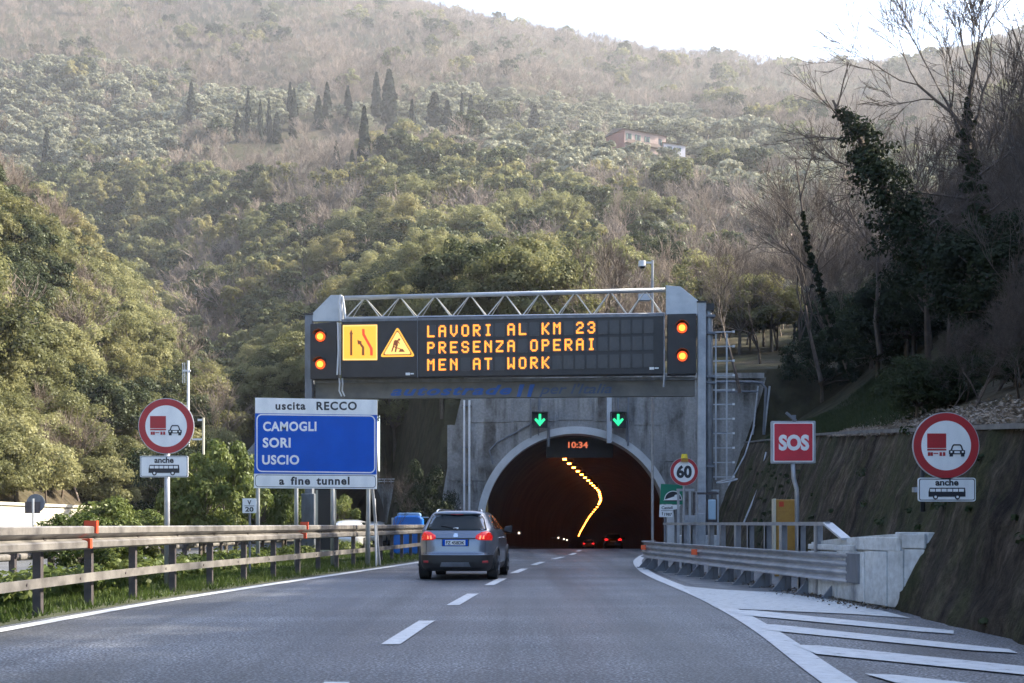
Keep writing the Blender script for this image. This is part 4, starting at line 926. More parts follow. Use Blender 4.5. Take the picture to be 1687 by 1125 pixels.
t_ = MB(); a = T(1090,838.5); b = T(1108,834); fit_text(t_, 'Castell', a[0], b[0], a[1], b[1]-a[1], -.003, .02); a = T(1094.5,849.5); b = T(1107,845); fit_text(t_, '1987', a[0], b[0], a[1], b[1]-a[1], -.003, .02); a = T(1090,845.5)
t_.plate([(a[0],a[1]),(a[0]+.05,a[1]),(a[0]+.025,a[1]+.06)], -.004, -.0); t_.b2(a[0]+.015,a[0]+.035,-.004,0,a[1]-.07,a[1]); t_.b2(T(1089,0)[0], T(1108,0)[0], -.004, 0, T(0,841.2)[1], T(0,840.6)[1]); t_.build('lettering', M['ink'], l_)
MB().cyl((-.25,.05,0),(-.25,.05,T(0,800)[1]),.035,n=8).cyl((.15,.05,0),(.15,.05,T(0,800)[1]),.035,n=8).build('post', M['steel_dull'], v)
# box on its dark frame
d = 43; k = d/F; v = empty('equipment_box', ((1171-CX)*k, d, 0), label='pale blue box hung in a dark frame at the foot of the ladder', cat='equipment box')
T = lambda px, py: ((px-1171)*k, CH+(HY-py)*k)
def tb2(mb, x0, x1, y0, y1, a, b): p, q_ = T(x0, y1), T(x1, y0); return mb.b2(p[0], q_[0], a, b, p[1], q_[1])
mb = MB(); tb2(mb,1142,1184,811,814.5,.0,.06); tb2(mb,1142,1144.5,811,905,.0,.06); tb2(mb,1164,1166,822,859,-.06,.0); tb2(mb,1179,1181,822,859,-.06,.0); tb2(mb,1164,1181,856.5,859.5,-.06,.0); mb.build('dark_frame', M['post'], v)
tb2(MB(),1166.3,1178.7,823,856,-.09,.08).build('box', mat('pale blue enclosure', (.42,.58,.72), .5), v, bevel=.03)
tb2(MB(),1181.5,1184.5,808,908,.02,.10).build('striped_post', M['steel_pale'], v); tb2(MB(),1172,1185,806.5,809,-.02,.1).build('cross_bar', M['steel_pale'], v)
d = 42.2; k = d/F; v = empty('service_stand', ((1130-CX)*k, d, 0), label='low grey steel stand of uprights and a pale bar under the 60 sign', cat='stand')
T = lambda px, py: ((px-1130)*k, CH+(HY-py)*k)
tb2(MB(),1115,1144,805,809,.0,.08).build('bar', M['steel_pale'], v)
for a, b in ((1116,1119.5),(1135,1138.5),(1146.5,1148.5)): tb2(MB(),a,b,809,910,.0,.08).build('upright', M['steel'], v)
tb2(MB(),1128,1150,849,905,.12,.6).build('grey_cabinet', M['steel'], v, bevel=.02); tb2(MB(),1150,1166,845,905,.5,.9).build('grey_cabinet', M['steel'], v, bevel=.02)
# concrete foot of the right gantry post
tag(MB().b2(5.9,7.3,44.6,46.0,-.02,.85).build('gantry_plinth', M['pale_conc'], bevel=.03), 'squat concrete plinth under the right gantry post', 'plinth')
# mast and lamp post on the left
d = 62; v = empty('antenna_mast', W(310,0,d).xy.to_3d(), label='tall thin white mast with small aerials rising behind the left trees', cat='mast')
zt = W(0,594,d).z; zs = float(height(v.location.x, d)); MB().cyl((0,0,0),(0,0,zt),.09,.06,n=8).build('pole', M['white_pale'], v); z_ = W(0,611,d).z; MB().b2(-.28,.12,-.03,.03,z_-.03,z_+.05).build('cross_arm', M['white_pale'], v)
for a in (-.26,-.16): MB().cyl((a,0,z_-.6),(a,0,z_+.4),.02,n=5).build('aerial', M['white_pale'], v)
d = 58; v = empty('lamp_post', W(335,0,d).xy.to_3d(), label='short pale lamp post standing just right of the left round sign', cat='lamp post')
zt = W(0,688,d).z; MB().cyl((0,0,0),(0,0,zt),.06,n=8).build('pole', M['sun_wall'], v); MB().b2(-.25,.0,-.04,.04,zt-.15,zt-.06).build('lamp_head', M['white_pale'], v); z_ = W(0,724,d).z; MB().b2(-.5,0,-.03,.03,z_-.03,z_+.05).build('arm', M['white_pale'], v)
# ------------------------------------------------------------------ cars
def hermite(xk, yk):
    xk = np.array(xk, float); yk = np.array(yk, float); s = np.diff(yk)/np.diff(xk); m = np.zeros(len(xk)); m[1:-1] = np.where(s[:-1]*s[1:] > 0, 2*s[:-1]*s[1:]/(s[:-1]+s[1:]+1e-12), 0); m[0] = s[0]; m[-1] = s[-1]
    def f(x):
        i = int(np.clip(np.searchsorted(xk, x)-1, 0, len(xk)-2)); h = xk[i+1]-xk[i]; t = min(max((x-xk[i])/h, 0), 1)
        return float((2*t**3-3*t*t+1)*yk[i]+(t**3-2*t*t+t)*h*m[i]+(-2*t**3+3*t*t)*yk[i+1]+(t**3-t*t)*h*m[i+1])
    return f
ZK = [.20,.28,.42,.56,.60,.76,.90,1.00,1.09,1.25,1.40,1.49,1.535,1.55]
WK = [.78,.84,.868,.872,.874,.878,.872,.858,.838,.755,.672,.600,.50,.30]
RK = [.16,.05,.0,.0,.03,.05,.075,.115,.17,.30,.42,.46,.56,.85]
FK = [3.95,4.08,4.14,4.15,4.15,4.12,4.02,3.72,3.12,2.82,2.50,2.22,1.95,1.6]
fw, frr, fff = hermite(ZK, WK), hermite(ZK, RK), hermite(ZK, FK)
NE = 6.0
def rear(x, z, off=0):
    w_, r_, f_ = fw(z), frr(z), fff(z); L = (f_-r_)/2; q = min(abs(x)/w_, .999)
    return Vector((x, (f_+r_)/2-L*(1-q**NE)**(1/NE)-off, z))
def side(y, z, sg, off=0):
    w_, r_, f_ = fw(z), frr(z), fff(z); L = (f_-r_)/2; q = min(abs(y-(f_+r_)/2)/L, .999)
    return Vector((sg*(w_*(1-q**NE)**(1/NE)+off), y, z))
def patch(mb, poly, fn, off, rings=4, dome=0, mi=0, thick=.012):
    n = len(poly); c = (sum(p[0] for p in poly)/n, sum(p[1] for p in poly)/n)
    # refine edges
    pp = []
    for i in range(n):
        a, b = poly[i], poly[(i+1) % n]; m = max(1, int(math.dist(a, b)/.08))
        pp += [(a[0]+(b[0]-a[0])*j/m, a[1]+(b[1]-a[1])*j/m) for j in range(m)]
    n = len(pp); vs = [fn(*c, off+dome)]
    for r_ in range(1, rings+1):
        t = r_/rings
        for p in pp: vs.append(fn(c[0]+(p[0]-c[0])*t, c[1]+(p[1]-c[1])*t, off+dome*(1-t**4)))
    for p in pp: vs.append(fn(*p, off-thick))
    fs = [(0, 1+i, 1+(i+1) % n) for i in range(n)]
    for r_ in range(rings):
        b = 1+r_*n; fs += [(b+i, b+n+i, b+n+(i+1) % n, b+(i+1) % n) for i in range(n)]
    return mb.add(vs, fs, mi)
paint_cache = {}
def body_mesh(paint, hi=True):
    key = (paint.name, hi)
    if key in paint_cache: return paint_cache[key]
    zs = sorted(set(list(np.round(np.linspace(.20, 1.55, 44 if hi else 18), 4))+[.36, .56])); n = 112 if hi else 40
    vs = []; 
    for z in zs:
        w_, r_, f_ = fw(z), frr(z), fff(z); L = (f_-r_)/2
        for i in range(n):
            t = 2*math.pi*(i+.5)/n; c, s = math.cos(t), math.sin(t)
            # blend superellipse angle distribution to keep the long sides sampled
            vs.append((w_*math.copysign(abs(c)**(2/NE), c), (r_+f_)/2+L*math.copysign(abs(s)**(2/NE), s), z))
    # resample by arclength for an even grid
    V = np.array(vs).reshape(len(zs), n, 3); out = []
    for row_ in V:
        cl = np.vstack([row_, row_[:1]]); dl = np.r_[0, np.cumsum(np.linalg.norm(np.diff(cl, axis=0), axis=1))]; tt = np.linspace(0, dl[-1], n, endpoint=False)
        out.append(np.stack([np.interp(tt, dl, cl[:, k]) for k in range(3)], -1))
    V = np.array(out); vs = V.reshape(-1, 3); fs = []; ms = []
    for j in range(len(zs)-1):
        for i in range(n):
            f = (j*n+i, j*n+(i+1) % n, (j+1)*n+(i+1) % n, (j+1)*n+i); c = vs[list(f)].mean(0)
            if abs(c[0]) > .55 and min((c[1]-.76)**2, (c[1]-3.32)**2)+(c[2]-.335)**2 < .37**2: continue
            lim = .56 if c[1] < .35 else .36
            fs.append(f); ms.append(1 if c[2] < lim else 0)
    fs.append(tuple((len(zs)-1)*n+i for i in range(n))); ms.append(0); fs.append(tuple(range(n))[::-1]); ms.append(1)
    mb = MB(); mb.v = [tuple(v) for v in vs]; mb.f = fs; mb.m = ms
    me = mb.mesh('body', [paint, M['plastic_black']], auto=50); paint_cache[key] = me; return me
wt = MB(); wt.cyl((-.11,0,0),(.11,0,0),.325,n=28); wtm = wt.mesh('tyre', M['rubber'], auto=40)
def make_rim():
    mb = MB(); mb.cyl((0,0,0),(.02,0,0),.215,n=24,mi=0)
    for k in range(5):
        t = 2*math.pi*k/5; mb.box((.03, .11*math.cos(t), .11*math.sin(t)), (.02,.20,.05), rot=(t,0,0), mi=1)
    return mb.mesh('rim', [M['plastic_black'], M['steel_dull']])
rimm = make_rim()
lampL = [(.44,.927),(.45,.991),(.567,1.066),(.674,1.088),(.745,1.066),(.80,.97),(.79,.88),(.503,.893)]
def make_car(loc_, rz, paint, label, detail=True, lit=True, far=False, plate='', scale=1, name='car'):
    c = empty(name, loc_, rz, label=label, cat='car'); c.scale = (scale,)*3
    b = link('body', body_mesh(paint, detail), c)
    MB().b2(-.74,.74,.3,3.9,.24,.95).build('underbody', M['rubber'], c)
    g_ = MB(); patch(g_, [(-.675,1.105),(.675,1.105),(.665,1.16),(.60,1.36),(.555,1.43),(.40,1.455),(-.40,1.455),(-.555,1.43),(-.60,1.36),(-.665,1.16)], rear, .008, 5)
    gl = g_.build('rear_window', M['glass'], c, smooth=True)
    for sg in (-1, 1):
        for (ya, yb) in ((1.02,1.72),(1.80,2.62)):
            s_ = MB(); patch(s_, [(ya,1.10),(yb+.12 if yb > 2 else yb,1.10),(yb-.12 if yb > 2 else yb,1.41),(ya+.02,1.42)], lambda y, z, o: side(y, z, sg, o), .006, 3)
            s_.build('side_window', M['glass'], c, smooth=True)
        s_ = MB(); patch(s_, [(.62,1.14),(.95,1.10),(.97,1.41),(.80,1.39)], lambda y, z, o: side(y, z, sg, o), .006, 3); s_.build('side_window', M['glass'], c, smooth=True)
        t_ = MB(); patch(t_, [(sg*x, z) for x, z in lampL], rear, .012, 4, dome=.02)
        tl_ = t_.build('tail_lamp', M['tail_far'] if far else M['tail'], c, smooth=True)
        if detail and lit:
            for k, (x, z) in enumerate(((.545,.945),(.615,.95),(.69,.952))):
                h_ = MB(); patch(h_, [(sg*(x-.020), z-.035),(sg*(x+.020), z-.035),(sg*(x+.026), z+.045),(sg*(x-.006), z+.045)], rear, .036-.01*k*.6, 2, dome=.004); h_.build('lamp_claw', M['tail_hot'], tl_)
        for y in (.76, 3.32):
            wh = empty('wheel', (sg*.765, y, .325)); wh.parent = c
            link('tyre', wtm, wh); link('rim', rimm, wh, loc=(sg*.11,0,0), rot=(0,0,0 if sg > 0 else math.pi))
            if detail:
                a_ = MB(); pts = [side(y+.385*math.cos(R(a)), max(.335+.385*math.sin(R(a)), .21), sg, .008) for a in range(-20, 201, 10)]
                a_.tube(pts, .028, 6); a_.build('wheel_arch', M['plastic_black'], c, smooth=True)
                MB().b2(min(sg*.50, sg*.53), max(sg*.50, sg*.53), y-.42, y+.42, .22, .8).build('wheel_well', M['rubber'], c)
        m_ = MB(); m_.add([(sg*(.86+a), y, z) for a, y, z in ((0,2.62,1.10),(.0,2.80,1.08),(.17,2.66,1.20),(.17,2.72,1.20),(.19,2.66,1.03),(.19,2.74,1.04),(.02,2.66,1.19),(.02,2.78,1.19))], [(0,2,3,1),(0,4,2,6),(4,5,3,2),(1,3,5),(0,1,5,4),(6,2,3,7),(0,6,7,1)])
        mir = m_.build('wing_mirror', M['plastic_black'] if detail else paint, c, bevel=.02)
        if detail:
            MB().tube([side(y, z, sg, -.05) + Vector((0,0,o_)) for y, z, o_ in ((.72,1.50,.0),(.80,1.52,.035),(1.2,1.53,.045),(2.0,1.525,.045),(2.4,1.47,.04),(2.5,1.46,.0))], .017, 8).build('roof_rail', M['chrome'], c, smooth=True)
            for y in (1.15, 2.05): MB().tube([side(y, .93, sg, .0), side(y+.03, .935, sg, .03), side(y+.17, .935, sg, .03), side(y+.2, .93, sg, 0)], .012, 6).build('door_handle', M['chrome'], c)
            for y in (1.76, 2.72): MB().tube([side(y, z, sg, -.002) for z in (.42,.6,.8,1.0,1.08)], .006, 4).build('door_seam', M['plastic_black'], c)
    if not detail: 
        if plate is not None: 
            p_ = MB(); patch(p_, [(-.26,.76),(.26,.76),(.26,.87),(-.26,.87)], rear, .012, 2); p_.build('number_plate', M['white'], c)
        return c
    s_ = MB(); patch(s_, [(-.44,.915),(.44,.915),(.44,.935),(-.44,.935)], rear, .016, 2); s_.build('tailgate_trim', M['plastic_black'], c)
    s_ = MB(); patch(s_, [(-.30,.755),(.30,.755),(.30,.905),(-.30,.905)], rear, .006, 2); s_.build('plate_recess', M['plastic_black'], c)
    p_ = MB(); p_.b2(-.265,.265,-.0,.012,.775,.888); pp = p_.build('number_plate', M['white'], c, loc=(0, rear(0,.83,.03).y, 0))
    e_ = MB(); e_.b2(-.265,-.225,-.003,0,.775,.888); e_.b2(.225,.265,-.003,0,.775,.888); e_.b2(-.28,.28,.004,.02,.762,.902); e_.build('plate_surround', M['blue'], pp)
    t_ = MB(); fit_text(t_, plate, -.205, .205, .795, .072, -.003, .02); t_.build('lettering', M['ink'], pp)
    for sg in (-1, 1):
        MB().tube([rear(sg*.655, z, .003) for z in (.60,.7,.8,.88)], .004, 4).build('tailgate_seam', M['plastic_black'], c)
        s_ = MB(); patch(s_, [(sg*.60,.385),(sg*.72,.385),(sg*.72,.435),(sg*.60,.435)], rear, .010, 2); s_.build('bumper_reflector', M['red'], c)
    MB().tube([rear(x, .595, .002) for x in np.linspace(-.80,.80,24)], .005, 4).build('bumper_seam', M['plastic_black'], c)
    s_ = MB(); vs = []; nx_ = 16
    for i in range(nx_+1):
        x = -.53+1.06*i/nx_; a = rear(x, 1.50, -.02); b = rear(x, 1.475, .08); b.z = 1.487-.02*(x/.53)**4; d_ = rear(x, 1.452, .03)
        a.z = 1.522-.03*(abs(x)/.53)**4; vs += [a, b, d_]
    fs = [(3*i+k, 3*i+3+k, 3*i+4+k, 3*i+1+k) for i in range(nx_) for k in (0,1)]; s_.add(vs, fs); s_.build('roof_spoiler', paint, c, smooth=True)
    s_ = MB(); patch(s_, [(-.14,1.452),(.14,1.452),(.14,1.466),(-.14,1.466)], rear, .055, 2); s_.build('brake_lamp', M['red'], c)
    MB().tube([rear(.02,1.10,.02), rear(.02,1.14,.035), rear(-.20,1.19,.03), rear(-.34,1.205,.025)], .009, 6).build('rear_wiper', M['plastic_black'], c)
    MB().box((0, 1.0, 1.585), (.03,.14,.07), rot=(R(20),0,0)).build('roof_antenna', M['plastic_black'], c)
    s_ = MB(); patch(s_, [(-.34,.30),(.34,.30),(.30,.40),(-.30,.40)], rear, .008, 2); s_.build('bumper_insert', M['steel_dull'], c)
    s_ = MB(); patch(s_, [(-.07,1.14),(.05,1.14),(.05,1.165),(-.07,1.165)], rear, .012, 2); s_.build('window_sticker', M['white'], c)
    s_ = MB(); patch(s_, [(-.055,.955),(.055,.955),(.04,1.04),(-.04,1.04)], rear, .012, 2); s_.build('tailgate_badge', M['chrome'], c)
    return c
def carpaint(name, c): return mat(name, c, .32, .55, coat=.8, noise=.6, col2=tuple(x*.93 for x in c))
M['car_grey'] = carpaint('blue grey metallic paint', (.185,.21,.265)); M['car_white'] = carpaint('white car paint', (.7,.7,.72)); M['car_dark'] = carpaint('dark car paint', (.03,.03,.035)); M['car_beige'] = carpaint('silver beige paint', (.55,.53,.50))
make_car(((749.5-CX)*28/F, 28.05, 0.004), -.080, M['car_grey'], 'blue grey metallic crossover car driving toward the tunnel mouth', True, True, plate='FZ 458DK')
# cars inside the tunnel
def tcar(px, y, label, paint):
    x = (px-CX)*y/F; dz = tz(y)
    c = make_car((x, y, dz+.01), -.10, paint, label, False, True, far=True)
    c.rotation_euler = (-.022, 0, -.10); return c
tcar(1010, 118, 'dark car with red tail lamps deep inside the tunnel', M['car_dark'])
tcar(969.5, 175, 'farther pale roofed car with red tail lamps inside the tunnel', M['car_beige'])
# far carriageway traffic
make_car((W(576,0,58).x, 60, .0), math.pi, M['car_white'], 'white car on the far carriageway, roof just showing over the rail', False, False, scale=.93)
make_car((W(632,0,74).x-.3, 74, .0), math.pi, M['car_beige'], 'silver car on the far carriageway just left of the blue container', False, False, scale=.9)
# blue water tank / container
v = empty('blue_container', (W(672,0,52).x, 52, 0), label='bright blue rounded plastic container behind the left guardrail near the tunnel', cat='container')
def blob(w_, d_, z0, z1, r_): return rrect(-w_, w_, z0, z1, r_, 6)
MB().plate(rrect(-.56,.62,0,1.58,.22,6), -.55, .55).build('body', mat('blue plastic', (.01,.16,.62), .35), v, auto=40, bevel=.06)
MB().plate(rrect(-.40,.52,1.50,1.70,.09,6), -.45, .45).build('lid', mat('pale blue plastic', (.25,.45,.75), .35), v, auto=40, bevel=.03)
MB().b2(.5,.85,-.05,.0,1.50,1.54).b2(-.62,-.5,-.5,-.4,0,1.5).build('strap', M['steel_pale'], v)
# ------------------------------------------------------------------ foliage geometry
M['leaf_oak'] = leafmat('holm oak leaves', (.070,.078,.034), (.175,.178,.078), (.29,.28,.135), .5, .5)
M['leaf_oak2'] = leafmat('dark evergreen leaves', (.022,.032,.016), (.050,.062,.030), (.095,.105,.050), .3, .5)
M['leaf_oak3'] = leafmat('yellowing leaves', (.10,.10,.040), (.19,.18,.075), (.28,.25,.12), .5, .5)
M['leaf_dark'] = leafmat('dark ivy leaves', (.012,.018,.009), (.022,.032,.014), (.045,.058,.024), .25, .8)
M['leaf_olive'] = leafmat('olive leaves', (.14,.148,.098), (.235,.237,.165), (.33,.325,.245), .35, .6, .45)
M['leaf_cyp'] = leafmat('cypress leaves', (.008,.013,.009), (.013,.020,.012), (.022,.030,.017), .15, .6, .2)
M['leaf_bush'] = leafmat('roadside bush leaves', (.05,.075,.018), (.10,.13,.035), (.17,.19,.06), .4, 1.2, .3)
M['twig'] = leafmat('bare twigs', (.12,.095,.078), (.19,.152,.128), (.27,.215,.18), 0, .4, .5)
M['twig_dark'] = mat('dark bark', (.055,.042,.036), .9, noise=3, col2=(.11,.088,.074))
M['bark'] = mat('grey brown bark', (.085,.07,.058), .9, noise=4, col2=(.13,.11,.09))
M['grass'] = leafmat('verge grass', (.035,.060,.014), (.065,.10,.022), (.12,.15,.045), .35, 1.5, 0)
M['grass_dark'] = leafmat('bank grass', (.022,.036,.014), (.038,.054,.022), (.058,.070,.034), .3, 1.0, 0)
M['litter'] = leafmat('dry leaf litter', (.13,.10,.08), (.24,.20,.165), (.42,.37,.32), .1, 3, 0)

def quads(cen, nrm, size, rng, aspect=1.6, roll=True):
    """one small leaf-shaped quad per centre; returns verts (n*4,3), faces"""
    n = len(cen); nrm = nrm/np.linalg.norm(nrm, axis=1, keepdims=True)
    a = rng.normal(size=(n, 3)); u = np.cross(nrm, a); u /= np.linalg.norm(u, axis=1, keepdims=True); v = np.cross(nrm, u)
    s = (size*(.6+.8*rng.random(n)))[:, None]
    p = np.stack([cen-u*s*.5*aspect, cen-v*s*.45+nrm*s*.12, cen+u*s*.5*aspect, cen+v*s*.45+nrm*s*.12], 1)
    return p.reshape(-1, 3), np.arange(4*n).reshape(n, 4)
def crown_cloud(centers, radii, per, size, rng, jitter=.9, aspect=1.5, squash=.8):
    C = np.repeat(centers, per, 0); Rr = np.repeat(radii, per)
    d = rng.normal(size=(len(C), 3)); d /= np.linalg.norm(d, axis=1, keepdims=True)
    d[:, 2] = np.where(d[:, 2] < -.35, -d[:, 2], d[:, 2])
    r = Rr*(rng.random(len(C))**.35); p = C+d*r[:, None]*np.array([1,1,squash])
    nr = d+rng.normal(size=d.shape)*jitter*.42+np.array([0,0,.2])
    return quads(p, nr, size, rng, aspect)
def prisms(seg):
    """tapered three-sided twigs from rows (p0, p1, r0, r1)"""
    S = np.array(seg, float); p0, p1, r0, r1 = S[:, :3], S[:, 3:6], S[:, 6:7], S[:, 7:8]
    a = p1-p0; a /= np.linalg.norm(a, axis=1, keepdims=True)+1e-9
    h = np.where(np.abs(a[:, 2:3]) < .9, np.array([[0,0,1.]]), np.array([[1.,0,0]])); u = np.cross(a, h); u /= np.linalg.norm(u, axis=1, keepdims=True); v = np.cross(a, u)
    vs = []
    for p, r in ((p0, r0), (p1, r1)):
        for k in range(3):
            t = 2*math.pi*k/3; vs.append(p+(u*math.cos(t)+v*math.sin(t))*r)
    V = np.stack(vs, 1).reshape(-1, 3); n = len(S); b = (np.arange(n)*6)[:, None]
    Fq = np.concatenate([b+np.array([[k, (k+1) % 3, 3+(k+1) % 3, 3+k]]) for k in range(3)], 0)
    return V, Fq
def branch(seg, p, d, L, r, depth, rng, kids=(2,4), spread=.55, upw=.12, droop=0, shrink=(.62,.85), rmin=.006, tips=None):
    n = 3 if depth > 1 else 2; q = np.array(p, float); dd = np.array(d, float); rr = r
    for i in range(n):
        dd = dd+rng.normal(size=3)*.13+np.array([0,0,upw-droop*(depth < 2)]); dd /= np.linalg.norm(dd); q2 = q+dd*L/n; r2 = max(rr*.84, rmin)
        seg.append([*q, *q2, rr, r2]); 
        if depth > 0 and i >= (1 if depth > 2 else 0):
            for _ in range(rng.integers(1, 3) if i < n-1 else rng.integers(*kids)):
                ax = rng.normal(size=3); nd = dd+ax/np.linalg.norm(ax)*spread*(.7+.8*rng.random()); nd /= np.linalg.norm(nd)
                branch(seg, q2, nd, L*rng.uniform(*shrink), max(r2*rng.uniform(.5,.72), rmin), depth-1, rng, kids, spread, upw, droop, shrink, rmin, tips)
        q = q2; rr = r2
    if depth == 0 and tips is not None: tips.append(q)
def merge(parts):
    """parts: list of (V, F, material index) -> mesh arrays"""
    vs = []; fs = []; ms = []; o = 0
    for V, Fq, m in parts: vs.append(V); fs.append(Fq+o); ms.append(np.full(len(Fq), m)); o += len(V)
    return np.concatenate(vs), np.concatenate(fs), np.concatenate(ms)
def mk_mesh(name, parts, mats):
    V, Fq, ms = merge(parts); me = np_mesh(name, V, Fq, mats); me.polygons.foreach_set('material_index', ms.astype(np.int32)); return me

def leafy(seed, h, r, nclump, per, size, mat_leaf, crad=(.75,1.25), base=.12, squash=.8, trunk=True, sep=False, wide=1.0):
    rng = np.random.default_rng(seed); c = []
    for _ in range(nclump):
        d = rng.normal(size=3); d /= np.linalg.norm(d); k = .45+.55*rng.random()**.6
        if d[2] < -.3: d[2] *= .5
        c.append([d[0]*r*k*wide, d[1]*r*k, h*(base+(1-base)*.5)+d[2]*k*h*(1-base)*.5])
    c = np.array(c); rad = rng.uniform(*crad, nclump)*r/3.2
    # a few leading shoots break the outline
    leaf = crown_cloud(c, rad, per, size, rng, squash=squash)
    seg = []
    if trunk:
        seg.append([0,0,-.6, 0,0,h*.35, .05*r+.03, .04*r+.02])
        for q in c[::3]: m = np.array([q[0]*.4, q[1]*.4, h*.35+(q[2]-h*.35)*.45]); seg.append([0,0,h*.3, *m, .028*r, .02*r]); seg.append([*m, *q, .02*r, .008*r])
    if sep:
        return (mk_mesh('crown', [(*leaf, 0)], [mat_leaf]), mk_mesh('trunk', [(*prisms(seg), 0)], [M['bark']]))
    parts = [(*leaf, 0)]+([(*prisms(seg), 1)] if trunk else [])
    return mk_mesh('tree', parts, [mat_leaf, M['bark']])
def bare(seed, h, depth, rmin, bark, sep=False, trunkr=.13, spread=.55, lean=(0,0), kids=(2,4), upw=.12, stems=1, leaf=None):
    rng = np.random.default_rng(seed); seg = []; big = []
    tips = []
    for s_ in range(stems):
        d = np.array([lean[0]+rng.normal()*.12*(stems > 1)*2, lean[1]+rng.normal()*.12*(stems > 1)*2, 1.]); d /= np.linalg.norm(d)
        branch(seg, np.array([rng.normal()*.2*(stems > 1), rng.normal()*.2*(stems > 1), -.5]), d, h*.38, trunkr, depth, rng, kids, spread, upw, 0, (.58,.82), rmin, tips)
    S = np.array(seg); zmax = S[:, 5].max(); k = h/zmax; S[:, :6] *= k
    parts = [(*prisms(S), 0)]
    mats = [bark]
    if leaf is not None:
        T = np.array(tips)*k; parts.append((*quads(T+rng.normal(size=T.shape)*.15, rng.normal(size=T.shape), leaf[1], rng), 1)); mats.append(leaf[0])
    if sep:
        thick = S[:, 6] > trunkr*.42
        return (mk_mesh('crown', [(*prisms(S[~thick]), 0)], [bark]), mk_mesh('trunk', [(*prisms(S[thick]), 0)], [bark]))
    return mk_mesh('tree', parts, mats)
def cypress(seed, h, r, n, sep=False):
    rng = np.random.default_rng(seed); t = rng.random(n)**.85; th = rng.random(n)*2*math.pi
    prof = np.interp(t, [0,.06,.2,.5,.8,1], [.35,.8,1,.85,.45,.03])*(1+.16*np.sin(th*3+t*17)+.10*np.sin(t*41+th*2))
    rr = r*prof*(.80+.25*rng.random(n)); p = np.stack([rr*np.cos(th), rr*np.sin(th), h*(.05+.95*t)], -1)
    nr = np.stack([np.cos(th), np.sin(th), .15+0*th], -1)+rng.normal(size=(n,3))*.35
    core = [[0,0,-.5,0,0,h*.9,.16,.03]]
    return mk_mesh('tree', [(*quads(p, nr, .42, rng, 1.7), 0), (*prisms(core), 1)], [M['leaf_cyp'], M['bark']])

P_OAK = [leafy(100+i, 7.5, 3.4, 80, 260, .125, M[['leaf_oak','leaf_oak','leaf_oak2','leaf_oak','leaf_oak3'][i]], sep=True, crad=(.5,1.05)) for i in range(5)]
P_OAKS = [leafy(110+i, 5.5, 3.2, 50, 270, .13, M['leaf_oak'], sep=True, base=.0) for i in range(3)]
P_OAKF = [leafy(120+i, 7.5, 3.4, 44, 80, .31, M[['leaf_oak','leaf_oak2','leaf_oak','leaf_oak2','leaf_oak3'][i]], crad=(.5,1.1)) for i in range(5)]
P_OLV = [leafy(140+i, 5.2, 2.7, 26, 55, .34, M['leaf_olive'], base=.25, crad=(.7,1.15)) for i in range(5)]
P_BARE = [bare(160+i, 8.5, 4, .013, M['twig'], sep=True, trunkr=.14, kids=(2,4)) for i in range(4)]
P_BAREF = [bare(180+i, 8.0, 4, .026, M['twig'], trunkr=.12, spread=.62, kids=(2,3)) for i in range(5)]
P_DARKB = [bare(200+i, 9.5, 5, .008, M['twig_dark'], sep=True, trunkr=.13, spread=.5, kids=(2,3), upw=.10) for i in range(4)]
P_IVY = [leafy(220+i, 4.2, 2.6, 46, 300, .085, M['leaf_dark'], base=0, wide=1.1, crad=(.6,1.1), sep=True) for i in range(3)]
P_BUSH = [leafy(240+i, 3.4, 1.7, 44, 220, .095, M['leaf_bush'], base=0, crad=(.8,1.2), sep=True) for i in range(3)]
P_CYP = [cypress(260+i, 14, 1.15, 2800) for i in range(4)]
print('protos', [len(m.polygons) for m in P_BARE[0]+P_DARKB[0]+(P_BAREF[0],)])

def kn(x, y, s=1.): return float(vnoise(np.array([x/s+31.7]), np.array([y/s+12.3]))[0])
def hgt(x, y): return float(height(np.array([x]), np.array([y]))[0])
trees = {'oak': [], 'olive': [], 'bare': [], 'darkbare': [], 'ivy': []}
rr_ = random.Random(5)
def region(x, y):
    """what grows here, read off the hillside as the photograph shows it"""
    z = hgt(x, y); px = CX+F*x/y; py = HY-(z-CH)*F/y
    if x < -20.6 and y < 200 and z > 1:      # sunlit spur on the left
        n = kn(x, y, 7); return ('bare' if n > .12 else 'oak'), px, py
    if x > 6 and y < 150 and z < 60 and x > float(wall_top(min(y, 62))): 
        if y < 80 or px > 1330: return 'bank', px, py
    n = kn(x, y, 30)*70; n2 = kn(x+50, y, 12)
    up = np.interp(px, [-200,0,150,300,430,560,700,820,1000,1200,1400,1700], [118,112,108,138,168,178,170,150,178,215,262,300])+n*.5
    lo = np.interp(px, [-200,0,300,400,520,600,700,900,1100,1300,1500], [400,330,285,232,228,240,268,318,338,372,380])+n*.6
    if py < up: return ('bare' if n2 < .30 else 'oak' if n2 < .42 else 'olive'), px, py
    if py < lo: return ('olive' if n2 < .30 else 'bare' if n2 < .38 else 'oak'), px, py
    if px < 640:
        mid = np.interp(px, [200,400,560,640], [320,325,330,320])
        if py < mid: return ('bare' if n2 < .25 else 'oak'), px, py
        return ('oak' if n2 > -.12 else 'bare'), px, py
    if px > 1120: return ('bare' if n2 < .18 else 'olive' if n2 < .28 else 'oak'), px, py
    if px > 980: return ('olive' if n2 < -.12 else 'oak' if n2 < .10 else 'bare'), px, py
    return ('oak' if n2 > -.20 else 'bare'), px, py
